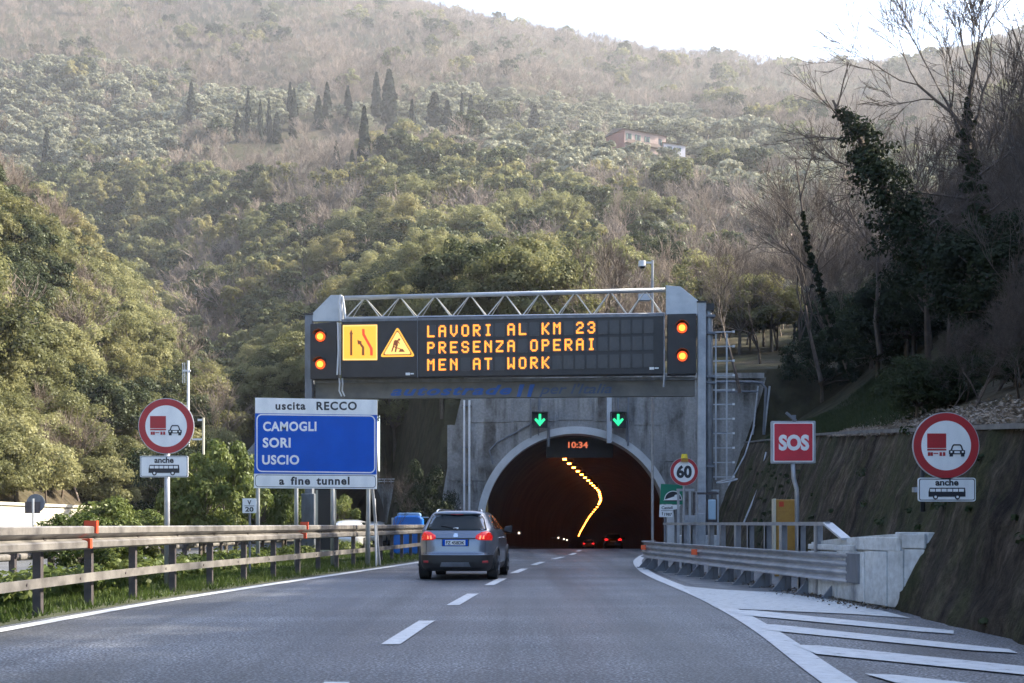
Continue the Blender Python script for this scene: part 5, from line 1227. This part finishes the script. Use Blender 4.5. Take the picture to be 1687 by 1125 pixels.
# cypresses: (column, base row, top row, width px)
CYP = [(315,208,147,15),(77,275,220,13),(391,235,192,11),(409,220,160,11),(429,238,175,10),(443,236,172,9),(456,240,195,15),(478,200,146,11),(484,232,158,16),(525,215,168,15),(539,215,147,16),(573,205,152,15),(554,288,242,12),(580,306,257,12),(600,293,187,20),
       (620,195,130,16),(641,205,126,26),(643,262,203,24),(662,268,212,20),(679,250,175,14),(663,205,160,0),(716,228,163,30),(737,238,177,20),(761,243,165,10),(775,245,168,15),(880,228,184,22),(735,262,215,0),(628,268,206,0)]
CYPL = ['solitary tall cypress standing alone on the olive slope left of all the rows','short dark cypress at the far left edge of the hillside','small cypress at the left end of the left cypress cluster','slim tall cypress second in the left cypress cluster','slim cypress third in the left cypress cluster','needle thin cypress fourth in the left cypress cluster','short stout cypress at the right foot of the left cluster',
 'tall thin cypress rising behind a broader one, right of the left cluster','broader cypress in front of the tall thin one, right of the left cluster','shorter left tree of the tight pair of cypresses','taller right tree of the tight pair of cypresses','single cypress right of the tight pair','small low cypress, left one below the central row','small low cypress, second one below the central row','very tall slender cypress standing lowest and foremost in the centre',
 'left one of the two tallest cypresses on the crest','broad right one of the two tallest cypresses on the crest','wide dark cypress below the two tallest','leaning dark cypress low between the crest pair and the slim one','slim isolated cypress right of the crest pair','','big round topped cypress right of centre','smaller round topped cypress touching the big one','thin left tree of the right hand cypress pair','fuller right tree of the right hand cypress pair','squat lone cypress left of the farmhouses','','']
def dist_for(px, py, lo=200, hi=800):
    ds_ = np.arange(lo, hi, 2.); x = (px-CX)/F*ds_; h = height(x, ds_); rowv = HY-(h-CH)*F/ds_
    i = np.argmax(rowv <= py); return float(ds_[i]) if (rowv <= py).any() else float(ds_[np.argmin(rowv)])
CYD = {c[0]: dist_for(c[0], c[1]) for c in CYP}
HOUSE = [(27.5, 313, 40), (39, 325, 24)]
def place_grid(x0, x1, y0, y1, s, test):
    y = y0
    while y < y1:
        x = x0
        while x < x1:
            X = x+rr_.uniform(-.45,.45)*s; Y = y+rr_.uniform(-.45,.45)*s
            test(X, Y); x += s
        y += s
def t_main(X, Y):
    if Y < 66: return
    t = X/Y
    if t < -.50 or t > .56: return
    if Y < 97 and X > -19 and X < -8.5: return
    if Y < 84 and X > -19.5 and X < -4.0 and Y < float(np.interp(X, [-19,-8.3,-3.75], [84,84,67])): return
    if X < -20.6 and Y < 190: return
    k, px, py = region(X, Y)
    if k == 'bank': return
    if 992 < px < 1140 and 303 < Y < 334: return
    for c in CYP:
        if c[3] and abs(px-c[0]) < c[3]*.6+5 and -30 < Y-CYD[c[0]] < 4: return
    trees[k].append((X, Y, hgt(X, Y), rr_.uniform(.55, 1.3)*(1.0 if k != 'oak' else 1.1)*(.72 if Y < 170 else 1)))
for (ya, yb, s) in ((66,150,3.2),(150,300,4.3),(300,520,5.2),(520,960,6.2)): place_grid(-.5*yb, .56*yb, ya, yb, s, t_main)
def t_left(X, Y):
    if X > -21.5 or X < -95: return
    if hgt(X, Y) < .5: return
    k, px, py = region(X, Y)
    if k not in ('oak', 'bare'): return
    if px < -260: return
    trees[k].append((X, Y, hgt(X, Y)-.2, rr_.uniform(.45, .98)))
place_grid(-95, -21, 26, 196, 3.1, t_left)
def t_bank(X, Y):
    if X > 75: return
    wt_ = float(wall_top(min(max(Y, -20), 62)))
    dx = X-wt_
    if dx < (4.2 if Y > 30 else 1.8): return
    if Y > 63 and X < 9.5: return
    px = CX+F*X/max(Y, 1)
    if Y < 25 and (X-6.5)/max(Y, .5) < .41: return
    if px < 1165+rr_.random()*30 and Y > 40: return
    z = hgt(X, Y); r_ = rr_.random()
    k = 'ivy' if r_ < ((.68 if dx < 10 or Y > 55 and px < 1400 else .12) if px < 1790 else .5) else 'darkbare'
    if dx > 9 and px < 1790 and rr_.random() < .25: return
    sc_ = rr_.uniform(.6,1.0) if px < 1790 else rr_.uniform(.9, 1.4)  # out of view: larger plants added to shade the road
    if k == 'ivy' and Y > 0 and (X-4.5)/Y < .41:
        top = HY-(z+4.2*sc_-CH)*F/Y; lim = float(np.interp(px, [1250,1400,1500,1600,1790], [560,440,370,350,330]))
        if top < lim:
            k = 'darkbare' if rr_.random() < .6 else None
            if k is None: return
            sc_ = rr_.uniform(.55, .95)
    trees[k].append((X, Y, z-.2, sc_ if k == 'ivy' else sc_*.85))
place_grid(7, 75, -6, 140, 2.9, t_bank)
print({k: len(v) for k, v in trees.items()})

protos_col = bpy.data.collections.new('prototypes')
def scatter(name, pts, meshes, **kw):
    """far woods that read as one mass: one object, its trees instanced by nodes"""
    if not pts: return
    A = np.array(pts); col = bpy.data.collections.new(name+'_kinds')
    for i, me in enumerate(meshes):
        col.objects.link(bpy.data.objects.new('%s_kind_%02d' % (name, i), me))
    me = bpy.data.meshes.new(name); me.vertices.add(len(A)); me.vertices.foreach_set('co', np.ascontiguousarray(A[:, :3], np.float32).ravel())
    rng = np.random.default_rng(len(A))
    at = me.attributes.new('size', 'FLOAT', 'POINT'); at.data.foreach_set('value', A[:, 3].astype(np.float32))
    ar = me.attributes.new('turn', 'FLOAT_VECTOR', 'POINT'); rot = np.zeros((len(A), 3), np.float32); rot[:, 2] = rng.random(len(A))*6.283; rot[:, :2] = rng.normal(size=(len(A), 2))*.06; ar.data.foreach_set('vector', rot.ravel())
    ai = me.attributes.new('pick', 'INT', 'POINT'); ai.data.foreach_set('value', rng.integers(0, len(meshes), len(A)).astype(np.int32))
    o = link(name, me, **kw)
    ng = bpy.data.node_groups.new(name, 'GeometryNodeTree'); ng.interface.new_socket('Geometry', in_out='INPUT', socket_type='NodeSocketGeometry'); ng.interface.new_socket('Geometry', in_out='OUTPUT', socket_type='NodeSocketGeometry')
    N = ng.nodes; gi = N.new('NodeGroupInput'); go = N.new('NodeGroupOutput'); ip = N.new('GeometryNodeInstanceOnPoints'); ci = N.new('GeometryNodeCollectionInfo')
    ci.inputs['Collection'].default_value = col; ci.inputs['Separate Children'].default_value = True; ci.inputs['Reset Children'].default_value = True
    def attr(nm, ty): a = N.new('GeometryNodeInputNamedAttribute'); a.data_type = ty; a.inputs['Name'].default_value = nm; return a.outputs['Attribute']
    L = ng.links.new
    L(gi.outputs[0], ip.inputs['Points']); L(ci.outputs[0], ip.inputs['Instance']); ip.inputs['Pick Instance'].default_value = True
    L(attr('pick', 'INT'), ip.inputs['Instance Index']); L(attr('turn', 'FLOAT_VECTOR'), ip.inputs['Rotation']); L(attr('size', 'FLOAT'), ip.inputs['Scale']); L(ip.outputs[0], go.inputs[0])
    md = o.modifiers.new('scatter', 'NODES'); md.node_group = ng
    return o
def inview(p, pad=170):
    if p[1] < 8: return False
    px = CX+F*p[0]/p[1]; h = HY-(p[2]+6*p[3]-CH)*F/p[1]; return -pad < px < 1687+pad and h < 1125 and HY-(p[2]-CH)*F/p[1] > -60
def rot_(): return (rr_.uniform(-.05,.05), rr_.uniform(-.05,.05), rr_.uniform(0, 6.28))
def plant_sep(name, protos, p, **kw):
    r = empty(name, p[:3], **kw); r.rotation_euler = rot_(); r.scale = (p[3],)*3
    a, b = protos[rr_.randrange(len(protos))]; link('crown', a, r); link('trunk', b, r); return r
def plant_one(name, protos, p, **kw):
    return link(name, protos[rr_.randrange(len(protos))], loc=p[:3], rot=rot_(), scale=p[3], **kw)
LAB = {
 'oak': ('evergreen_tree', 'tree', [('dense evergreen tree with lit yellow green crown on the steep spur at left', 'evergreen trees on the sunlit left spur', lambda p: p[0] < -20.6 and p[1] < 200),
         ('dark evergreen tree on the lower wooded hillside behind the gantry', 'evergreen trees on the hillside behind the gantry', lambda p: True)]),
 'olive': ('olive_tree', 'olive tree', [('silvery olive tree on the grove slope around the hillside farmhouses', 'olive trees on the grove slope', lambda p: True)]),
 'bare': ('bare_tree', 'bare tree', [('leafless grey tree between the evergreens on the steep left spur', 'leafless trees on the left spur', lambda p: p[0] < -20.6 and p[1] < 200),
         ('leafless brown tree on the hillside behind the gantry', 'leafless trees on the hillside', lambda p: True)]),
 'darkbare': ('bare_tree', 'bare tree', [('dark leafless tree in the shaded thicket above the right retaining wall', 'dark leafless trees above the right wall', lambda p: True)]),
 'ivy': ('ivy_shrub', 'shrub', [('dark ivy covered shrub in the shaded thicket above the right retaining wall', 'ivy shrubs above the right wall', lambda p: True)])}
def pick(v, cuts, words):
    for c, w_ in zip(cuts, words):
        if v < c: return w_
    return words[-1]
def where_label(k, p, lab):
    px = CX+F*p[0]/p[1]; py = HY-(p[2]+2-CH)*F/p[1]; s_ = p[3]
    size = pick(s_, [.72, 1.0], ['small', 'middling', 'large'])
    if k in ('oak', 'bare') and p[0] < -20.6 and p[1] < 200:
        what = 'bright evergreen tree' if k == 'oak' else 'leafless grey tree'
        return '%s %s %s on the left spur, %s' % (size, what, pick(py, [330, 480, 640], ['high', 'midway up', 'low', 'at the foot']), pick(px, [90, 200, 320], ['by the left picture edge', 'left of the ban sign', 'above the ban sign', 'above the blue sign']))
    if k == 'olive':
        return '%s silvery olive tree %s, %s' % (size, pick(py, [215, 270], ['above the farmhouse level', 'level with the farmhouses', 'below the farmhouses']), pick(px, [320, 560, 800, 1000, 1180], ['far left of the cypresses', 'below the left cypress cluster', 'by the central cypresses', 'between the cypresses and the farmhouses', 'around the farmhouses', 'right of the farmhouses']))
    if k in ('oak', 'bare'):
        what = 'evergreen tree' if k == 'oak' else 'leafless brown tree'
        return '%s %s %s, %s' % (size, what, pick(py, [300, 390, 460], ['high on the hillside', 'midway on the hillside', 'low on the hillside', 'just above gantry level']), pick(px, [420, 560, 700, 830, 960, 1100, 1220], ['left of the gantry', 'over the left gantry end', 'over the lit pictograms', 'over the left half of the message', 'over the right half of the message', 'over the right flashers', 'over the ladder', 'right of the ladder']))
    what = 'dark leafless tree' if k == 'darkbare' else 'dark ivy shrub'
    return '%s %s %s, %s' % (size, what, pick(p[1], [35, 60], ['near the wall edge', 'midway up the thicket', 'deep in the shaded thicket']), pick(px, [1330, 1450, 1570], ['above the SOS sign', 'left of the leaning ivy tree', 'between the two ivy trees', 'at the right picture edge']))
NMAX = {'oak': 280, 'olive': 220, 'bare': 200, 'darkbare': 80, 'ivy': 110}
NSEP = {'oak': 200, 'olive': 0, 'bare': 80, 'darkbare': 80, 'ivy': 110}
FARP = {'oak': P_OAKF, 'olive': P_OLV, 'bare': P_BAREF, 'darkbare': [m[0] for m in P_DARKB[:2]], 'ivy': [m[0] for m in P_IVY]}
SEPP = {'oak': P_OAK, 'bare': P_BARE, 'darkbare': P_DARKB, 'ivy': P_IVY}
STUFF = {'oak': ('evergreen_woods', 'distant evergreen woods massed on the hillside', 'woods'), 'olive': ('olive_woods', 'distant silvery olive groves covering the hill shoulder', 'olive grove'),
         'bare': ('bare_woods', 'hazy leafless brown woods covering the mountain up to its ridge', 'woods'), 'darkbare': ('thicket_trees', 'tangled dark leafless trees massed on the right bank', 'thicket'), 'ivy': ('ivy_undergrowth', 'dark ivy undergrowth massed on the right bank', 'undergrowth')}
for k, pts in trees.items():
    vis = sorted([p for p in pts if inview(p)], key=lambda p: p[1]/p[3]); inv = [p for p in pts if not inview(p)]
    name, cat_, rules = LAB[k]
    for i, p in enumerate(vis[:NMAX[k]]):
        lab, grp, _ = next(r for r in rules if r[2](p)); lab = where_label(k, p, lab)
        if i < NSEP[k]: plant_sep(name, SEPP[k], p, label=lab, cat=cat_, group=grp)
        else: plant_one(name, FARP[k], p, label=lab, cat=cat_, group=grp)
    nm, lb, ct = STUFF[k]
    scatter(nm, vis[NMAX[k]:]+inv, FARP[k], label=lb, cat=ct, kind='stuff')

for (px, yb, yt, wd), lb in zip(CYP, CYPL):
    if not wd: continue
    d = CYD[px]; wd *= .92; yt -= 10; x = (px-CX)*d/F; z = hgt(x, d); hh = (yb-yt)*d/F; wpx = wd*d/F
    o = link('cypress_tree', P_CYP[rr_.randrange(4)], loc=(x, d, CH+(HY-yb)*d/F-.3), rot=(0,0,rr_.uniform(0,6)), scale=(wpx/2.2, wpx/2.2, hh/13.6), label=lb, cat='cypress', group='cypresses on the hillside')
# a flat topped pine right of the groves
for (px, yb, ht, wd) in ((1175,352,4.2,9.5),(1272,298,4.5,5.5)):
    d = dist_for(px, yb, 150); x = (px-CX)*d/F
    o = link('pine_tree', leafy(300+px, 4.2, 3.2, 34, 90, .34, M['leaf_dark'], base=.35), loc=(x, d, hgt(x, d)+.5), scale=(wd/6.8, wd/6.8, ht/4.2), label='dark flat topped umbrella pine on the right hillside' if px < 1200 else 'small dark round pine higher up on the right hillside', cat='pine tree')

# farmhouses
def house(px, d, yaw, w_, dp, h, wallm, sidem, roofm, wins, label, zrow):
    x = (px-CX)*d/F; z = CH+(HY-zrow)*d/F; v = empty('farmhouse', (x, d, z), yaw, label=label, cat='house')
    MB().b2(0,w_,0,dp,-7,h).build('wall', wallm, v)
    MB().b2(-.05,-.0,.0,dp,-7,h).build('side_wall', sidem, v)
    MB().add([(-.4,-.5,h),(w_+.4,-.5,h),(w_+.4,dp+.5,h),(-.4,dp+.5,h),(-.4,dp/2,h+1.1),(w_+.4,dp/2,h+1.1)], [(0,1,5,4),(2,3,4,5),(0,4,3),(1,2,5),(0,3,2,1)]).build('roof', roofm, v)
    for (a, b, ww, hh2, m) in wins:
        f = MB().b2(a-ww/2, a+ww/2, -.05, 0, b, b+hh2).build('window', M['glass'], v); MB().b2(a-ww/2-.32, a-ww/2, -.09, -.0, b, b+hh2).b2(a+ww/2, a+ww/2+.32, -.09, -.0, b, b+hh2).build('shutter', m, f)
    return v
M['pink'] = mat('pink render', (.34,.24,.215), .85, noise=.8, col2=(.27,.20,.18)); M['redw'] = mat('brick red render', (.36,.15,.115), .85, noise=.8, col2=(.30,.14,.11)); M['lilac'] = mat('pale lilac render', (.46,.44,.49), .85)
M['tiles'] = mat('terracotta roof', (.20,.13,.10), .85, noise=2, col2=(.14,.11,.10)); M['shut'] = mat('green shutters', (.03,.09,.07), .6)
h1 = house(1029, 311, R(30), 10.2, 8.0, 6.2, M['pink'], M['redw'], M['tiles'], [(1.3,3.6,.9,1.7,M['shut']),(4.0,3.5,.9,1.8,M['shut']),(6.8,3.5,.9,1.8,M['shut']),(1.2,.3,1.0,1.9,M['shut']),(4.0,.3,.8,1.6,M['shut']),(6.8,.8,.7,.7,M['shut'])], 'two storey pink farmhouse with red side wall and green shutters on the hill', 254)
MB().b2(.2,9.9,-.9,.0,2.75,2.95).b2(.2,9.9,-.92,-.86,2.95,3.6).build('balcony', M['tiles'], h1)
house(1078, 317, R(30), 3.6, 6, 4.9, M['pink'], M['pink'], M['tiles'], [(1.6,2.4,.8,1.6,M['shut'])], 'narrow buff house joined to the right end of the pink farmhouse', 254)
house(1094, 318, R(24), 6.2, 6, 4.2, M['lilac'], M['lilac'], M['tiles'], [(1.6,2.7,.7,.8,M['shut']),(4.2,2.6,.7,.9,M['shut']),(3.8,.2,.7,1.4,M['shut'])], 'small pale lilac house right of the pink farmhouse', 263)

# ------------------------------------------------------------------ near planting
for Yg in np.arange(30, 92, 1.9):
    for Xg in (-20.9, -22.0, -23.6, -25.4, -27.4):
        X, Y = Xg+rr_.uniform(-.6,.6), Yg+rr_.uniform(-.8,.8); z = hgt(X, Y)
        if not inview((X, Y, z, 1)): continue
        u = rr_.random(); s_ = rr_.uniform(.55, 1.15)
        px_ = CX+F*X/Y; pos = ('%s shrub behind the cream wall, ' % ('small' if s_ < .75 else 'middling' if s_ < .95 else 'large'))+('by the left picture edge' if px_ < 60 else 'left of the ban sign' if px_ < 200 else 'behind the ban sign' if px_ < 330 else 'just left of the blue sign' if px_ < 420 else 'behind the blue sign')
        if u < .30: plant_sep('bare_tree', P_BARE, (X, Y, z-.3, s_*.55), label='leafless '+pos, cat='bare tree', group='leafless shrubs at the foot of the left spur')
        else: plant_sep('shrub', P_OAKS, (X, Y, z-.3, s_*.62), label='leafy '+pos, cat='shrub', group='evergreen shrubs at the foot of the left spur')

def shrub(px, d, hh, ww, lab, protos=P_BUSH, name='shrub', base=0, bh=3.4, bw=3.6, cat='shrub', **kw):
    x = (px-CX)*d/F; r = empty(name, (x, d, base), rr_.uniform(0, 6), label=lab, cat=cat, **kw); r.scale = (ww/bw, ww/bw, hh/bh)
    a, b = protos[rr_.randrange(len(protos))]; link('crown', a, r); link('stem', b, r); return r
shrub(128, 25.5, 1.45, 1.6, 'small rounded median shrub just right of the sign seen from behind')
shrub(175, 28.5, 1.75, 2.0, 'rounded bright median shrub left of the left ban sign')
shrub(222, 31.5, 1.6, 1.9, 'low median shrub at the foot of the left ban sign')
shrub(330, 37, 3.2, 2.3, 'tall median bush just right of the left ban sign'); shrub(372, 41, 3.9, 2.6, 'tallest sunlit bush in the median before the blue sign')
shrub(425, 45, 3.5, 2.6, 'broad bush behind the left edge of the blue sign'); shrub(466, 49, 3.2, 2.4, 'bush seen under the blue sign between its posts'); shrub(562, 60, 2.5, 1.7, 'small pale green shrub right under the blue sign'); 
shrub(310, 60, 5.2, 5.5, 'big dark rounded tree beyond the far carriageway behind the left ban sign', P_IVY, 'evergreen_tree', 0, 4.2, 5.4, 'tree')
shrub(705, 61.5, 4.2, 2.6, 'dark bush against the left flank of the tunnel portal', P_IVY, 'shrub', 0, 4.2, 5.2); shrub(722, 60, 2.4, 1.8, 'lower dark bush at the foot of the portal flank', P_IVY, 'shrub', 0, 4.2, 5.2)
x = (645-CX)*52/F; r = empty('bare_tree', (x, 51.2, 0), label='small dark leafless tree in front of the blue container', cat='bare tree'); a, b = P_DARKB[1]; link('crown', a, r); link('trunk', b, r); r.scale = (.30,.30,.40)
# the ivy clad leaning tree and the tall ivy trunked tree of the right bank
def ivy_tree(name, path, radii, lab, seed, boughs, tr=.17):
    rng = np.random.default_rng(seed); P_ = [np.array(p) for p in path]; r = empty(name, tuple(P_[0]), label=lab, cat='tree'); o = P_[0]; seg = []
    for i in range(len(P_)-1): seg.append([*(P_[i]-o), *(P_[i+1]-o), tr*(1-.75*i/(len(P_)-1)), tr*(1-.75*(i+1)/(len(P_)-1))])
    link('trunk', mk_mesh('trunk', [(*prisms(seg), 0)], [M['twig_dark']]), r)
    for (pt, d, L, rad, dep) in boughs:
        seg = []; branch(seg, np.array(pt)-o, np.array(d, float)/np.linalg.norm(d), L, rad, dep, rng, (2,3), .42, .05, 0, (.55,.8), .008)
        link('bough', mk_mesh('bough', [(*prisms(seg), 0)], [M['twig_dark']]), r)
    cs = []; rs = []
    for i in range(len(P_)-1):
        n_ = max(2, int(np.linalg.norm(P_[i+1]-P_[i])/.16))
        for j in range(n_):
            t = j/n_; rd = radii[i]*(1-t)+radii[i+1]*t
            if rd < .05: continue
            for _ in range(3): cs.append(P_[i]*(1-t)+P_[i+1]*t-o+rng.normal(size=3)*rd*.42); rs.append(rd*rng.uniform(.45,.8))
    link('ivy', mk_mesh('ivy', [(*crown_cloud(np.array(cs), np.array(rs), 80, .085, rng), 0)], [M['leaf_dark']]), r)
def T3(px, py, d): return list(W(px, py, d))
ivy_tree('ivy_clad_tree', [T3(1540,500,38), T3(1505,410,38), T3(1475,345,38), T3(1440,280,38), T3(1410,215,38), T3(1385,195,38), T3(1372,165,38)], [1.1,1.0,.85,.72,.58,.10,.02],
    'leaning ivy smothered tree with bare twigs at its broken top, right of centre', 3, [(T3(1385,195,38),(-1,0,.45),1.1,.035,2),(T3(1378,180,38),(.1,0,1),.9,.03,2),(T3(1400,225,38),(-1,.1,-.1),1.2,.03,2),(T3(1440,285,38),(-1,0,.1),1.3,.03,3),(T3(1500,400,38),(1,0,.8),1.6,.04,3)])
ivy_tree('ivy_clad_tree', [T3(1632,640,40), T3(1622,520,40), T3(1612,400,40), T3(1602,300,40), T3(1593,215,40), T3(1600,130,40), T3(1612,70,40)], [.46,.42,.34,.28,.20,.03,.02],
    'tall ivy trunked tree with wide bare crown against the sky at right', 9, [(T3(1600,300,40),(1,0,.9),2.2,.06,4),(T3(1598,260,40),(-.9,.1,1),2.4,.07,4),(T3(1594,225,40),(.5,0,1),2.3,.07,4),(T3(1593,215,40),(-.35,.2,1),2.4,.07,4),(T3(1596,190,40),(.15,-.2,1),2.3,.06,4),(T3(1600,330,40),(-1,0,.25),2.0,.05,3),(T3(1608,360,40),(1,.2,.4),1.9,.05,3),(T3(1603,120,40),(-.5,0,.8),1.3,.04,3)])
ivy_tree('ivy_clad_tree', [T3(1400,620,44), T3(1362,520,44), T3(1330,400,44), T3(1318,320,44), T3(1310,260,44)], [.22,.16,.10,.02,.02],
    'thin leaning tree with patchy ivy left of the smothered one', 12, [(T3(1330,400,44),(-.5,0,.8),1.5,.04,3),(T3(1318,330,44),(.3,0,1),1.3,.035,3),(T3(1345,450,44),(-1,0,.5),1.6,.04,3)], .09)
for px, py, d, s_, lb in ((1218,632,62,.85,'arching leafless tree just right of the gantry post'),(1250,625,70,.8,'second leafless tree right of the gantry post, set back'),(1352,610,56,.95,'slim leafless tree leaning over the left part of the thicket'),(1450,560,52,1.15,'leafless tree behind the leaning ivy tree'),(1665,560,36,1.1,'leafless tree at the right edge of the picture'),(1530,590,46,1.0,'fine twigged leafless tree between the two ivy trees')):
    r = empty('bare_tree', W(px, py, d), rr_.uniform(0, 6), label=lb, cat='bare tree'); a, b = P_DARKB[rr_.randrange(4)]; link('crown', a, r); link('trunk', b, r); r.scale = (s_,)*3

wpos = lambda px: 'between the SOS sign and the right ban sign' if px < 1480 else 'over the right ban sign' if px < 1610 else 'by the right picture edge'
for i in range(110):
    Y = rr_.uniform(15, 44); X = float(wall_top(Y))+rr_.uniform(.7, 5.0); z = hgt(X, Y); px = CX+F*X/Y
    if Y > 30 and X-float(wall_top(Y)) < 4: continue
    if not inview((X, Y, z, .3)): continue
    if rr_.random() < .6:
        r = plant_sep('bare_shrub', P_DARKB, (X, Y, z-.05, rr_.uniform(.12, .3)), label='tangle of dead brown twigs above the dark wall, '+wpos(px), cat='shrub', group='dead twig tangles above the dark wall')
        r.rotation_euler = (rr_.uniform(-.8,.8), rr_.uniform(-.9,.3), rr_.uniform(0,6))
    else: plant_sep('ivy_shrub', P_IVY, (X, Y, z-.15, rr_.uniform(.16, .34)), label='low ivy clump above the dark wall, '+wpos(px), cat='shrub', group='ivy clumps above the dark wall')
# grass, weeds and leaf litter
def blades(name, pts, h, m, wdt=.012, **kw):
    rng = np.random.default_rng(len(pts)); n = len(pts); a = rng.random(n)*6.283; hh = h*(.4+.9*rng.random(n)); P0 = np.array(pts)
    u = np.stack([np.cos(a), np.sin(a), 0*a], -1)*wdt; tip = P0+np.stack([rng.normal(size=n)*.35*hh, rng.normal(size=n)*.35*hh, hh], -1)
    V = np.stack([P0-u, P0+u, tip], 1).reshape(-1, 3); return link(name, np_mesh(name, V, np.arange(3*n).reshape(n, 3), [m]), **kw)
rng = np.random.default_rng(77); pts = []
n = 90000; Y = 7+rng.random(n)**1.25*56; Xr = np.array([curve(RL, y) for y in np.arange(6, 64, .5)]); xr = np.interp(Y, np.arange(6, 64, .5), Xr)-.42; X = xr-rng.random(n)**.8*np.maximum(.3, (xr+9.3))
keep = (vnoise(X*1.3, Y*1.3) > -.32); pts = np.stack([X, Y, np.full(n, -.04)], -1)[keep]
strip('verge', lambda y: -9.9, lambda y: curve(RL, y)-.27, -18, 63.5, .002, mat('verge soil', (.035,.04,.018), .95, noise=4, col2=(.06,.065,.025)), 1, kind='structure')
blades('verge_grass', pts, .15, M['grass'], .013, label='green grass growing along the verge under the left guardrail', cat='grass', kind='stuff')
n = 420; Y = 12+rng.random(n)*48; X = -9.1+rng.random(n)*1.9+np.clip((Y-30)*.02,0,.8); c = np.stack([X, Y, .08+rng.random(n)*.22], -1)
V, Fq = crown_cloud(c, .18+rng.random(n)*.22, 60, .085, rng); link('median_undergrowth', np_mesh('median_undergrowth', V, Fq, [M['leaf_bush']]), label='low leafy weeds and brambles filling the median behind the left guardrail', cat='undergrowth', kind='stuff')
n = 60000; Y = 18+rng.random(n)*40; X = np.array([float(wall_top(y)) for y in np.arange(17, 60, .5)]); xt = np.interp(Y, np.arange(17, 60, .5), X); dx = .45+rng.random(n)*4.8; X = xt+dx; Z = height(X, Y)
k = (Y > 27)
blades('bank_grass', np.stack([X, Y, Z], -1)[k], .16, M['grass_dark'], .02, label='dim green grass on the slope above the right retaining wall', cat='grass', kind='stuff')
n = 9000; Y = 9+rng.random(n)**.8*34; xt = np.array([float(wall_top(y)) for y in np.arange(8, 46, .5)]); xt = np.interp(Y, np.arange(8, 46, .5), xt); X = xt-.1+np.abs(rng.normal(size=n))*.55+np.maximum(0, (26-Y)*.09)*rng.random(n); Y = np.where(Y > 34, 60, Y); Z = height(np.maximum(X, xt+.02), Y)+.06
V, Fq = quads(np.stack([X, Y, Z+.02*rng.random(n)], -1), rng.normal(size=(n, 3))*.5+np.array([0,-.2,1.]), .05, rng); link('leaf_litter', np_mesh('leaf_litter', V, Fq, [M['litter']]), label='pale dry leaf litter lying along the top of the right retaining wall', cat='leaves', kind='stuff')
n = 1500; Y = 18+rng.random(n)*18; xw = np.interp(Y, [18,21,37], [5.45,5.3,4.2]); X = xw-np.abs(rng.normal(size=n))*.22+.25*(Y > 23)
V, Fq = quads(np.stack([X, Y, .022+.03*rng.random(n)], -1), rng.normal(size=(n, 3))*.4+np.array([0,0,1.]), .035, rng); link('road_debris', np_mesh('road_debris', V, Fq, [M['bark']]), label='dark leaf debris gathered along the foot of the block and rail', cat='debris', kind='stuff')

cc = []; cr = []
for i in range(170):
    Yw = 13+rng.random()**.8*42; u = rng.random(); hz_ = 1-(rng.random()**2.2)*.8 if u < .7 else rng.random(); hh = float(wall_h(Yw)); 
    if kn(Yw*2, 7, 6) < -.02 and u < .8: continue
    zz = hh*hz_; cc.append([float(wall_foot(Yw))+.37*zz-.03, Yw, zz]); cr.append(.05+rng.random()*.13)
V, Fq = crown_cloud(np.array(cc), np.array(cr), 34, .05, rng); link('wall_weeds', np_mesh('wall_weeds', V, Fq, [M['grass_dark']]), label='small green weeds and moss tufts rooted in the dark retaining wall', cat='weeds', kind='stuff')
# ------------------------------------------------------------------ air
hz = bpy.data.materials.new('haze'); hz.use_nodes = True; nt = hz.node_tree; nt.nodes.clear(); vo = nt.nodes.new('ShaderNodeVolumePrincipled'); mo = nt.nodes.new('ShaderNodeOutputMaterial')
vo.inputs['Color'].default_value = (.93,.95,1,1); vo.inputs['Density'].default_value = .00029; vo.inputs['Anisotropy'].default_value = .35; nt.links.new(vo.outputs[0], mo.inputs['Volume'])
HZ = MB().b2(-680, 680, -45, 1130, -14, 420).build('haze', hz, label='pale haze hanging over the valley', cat='haze', kind='stuff')
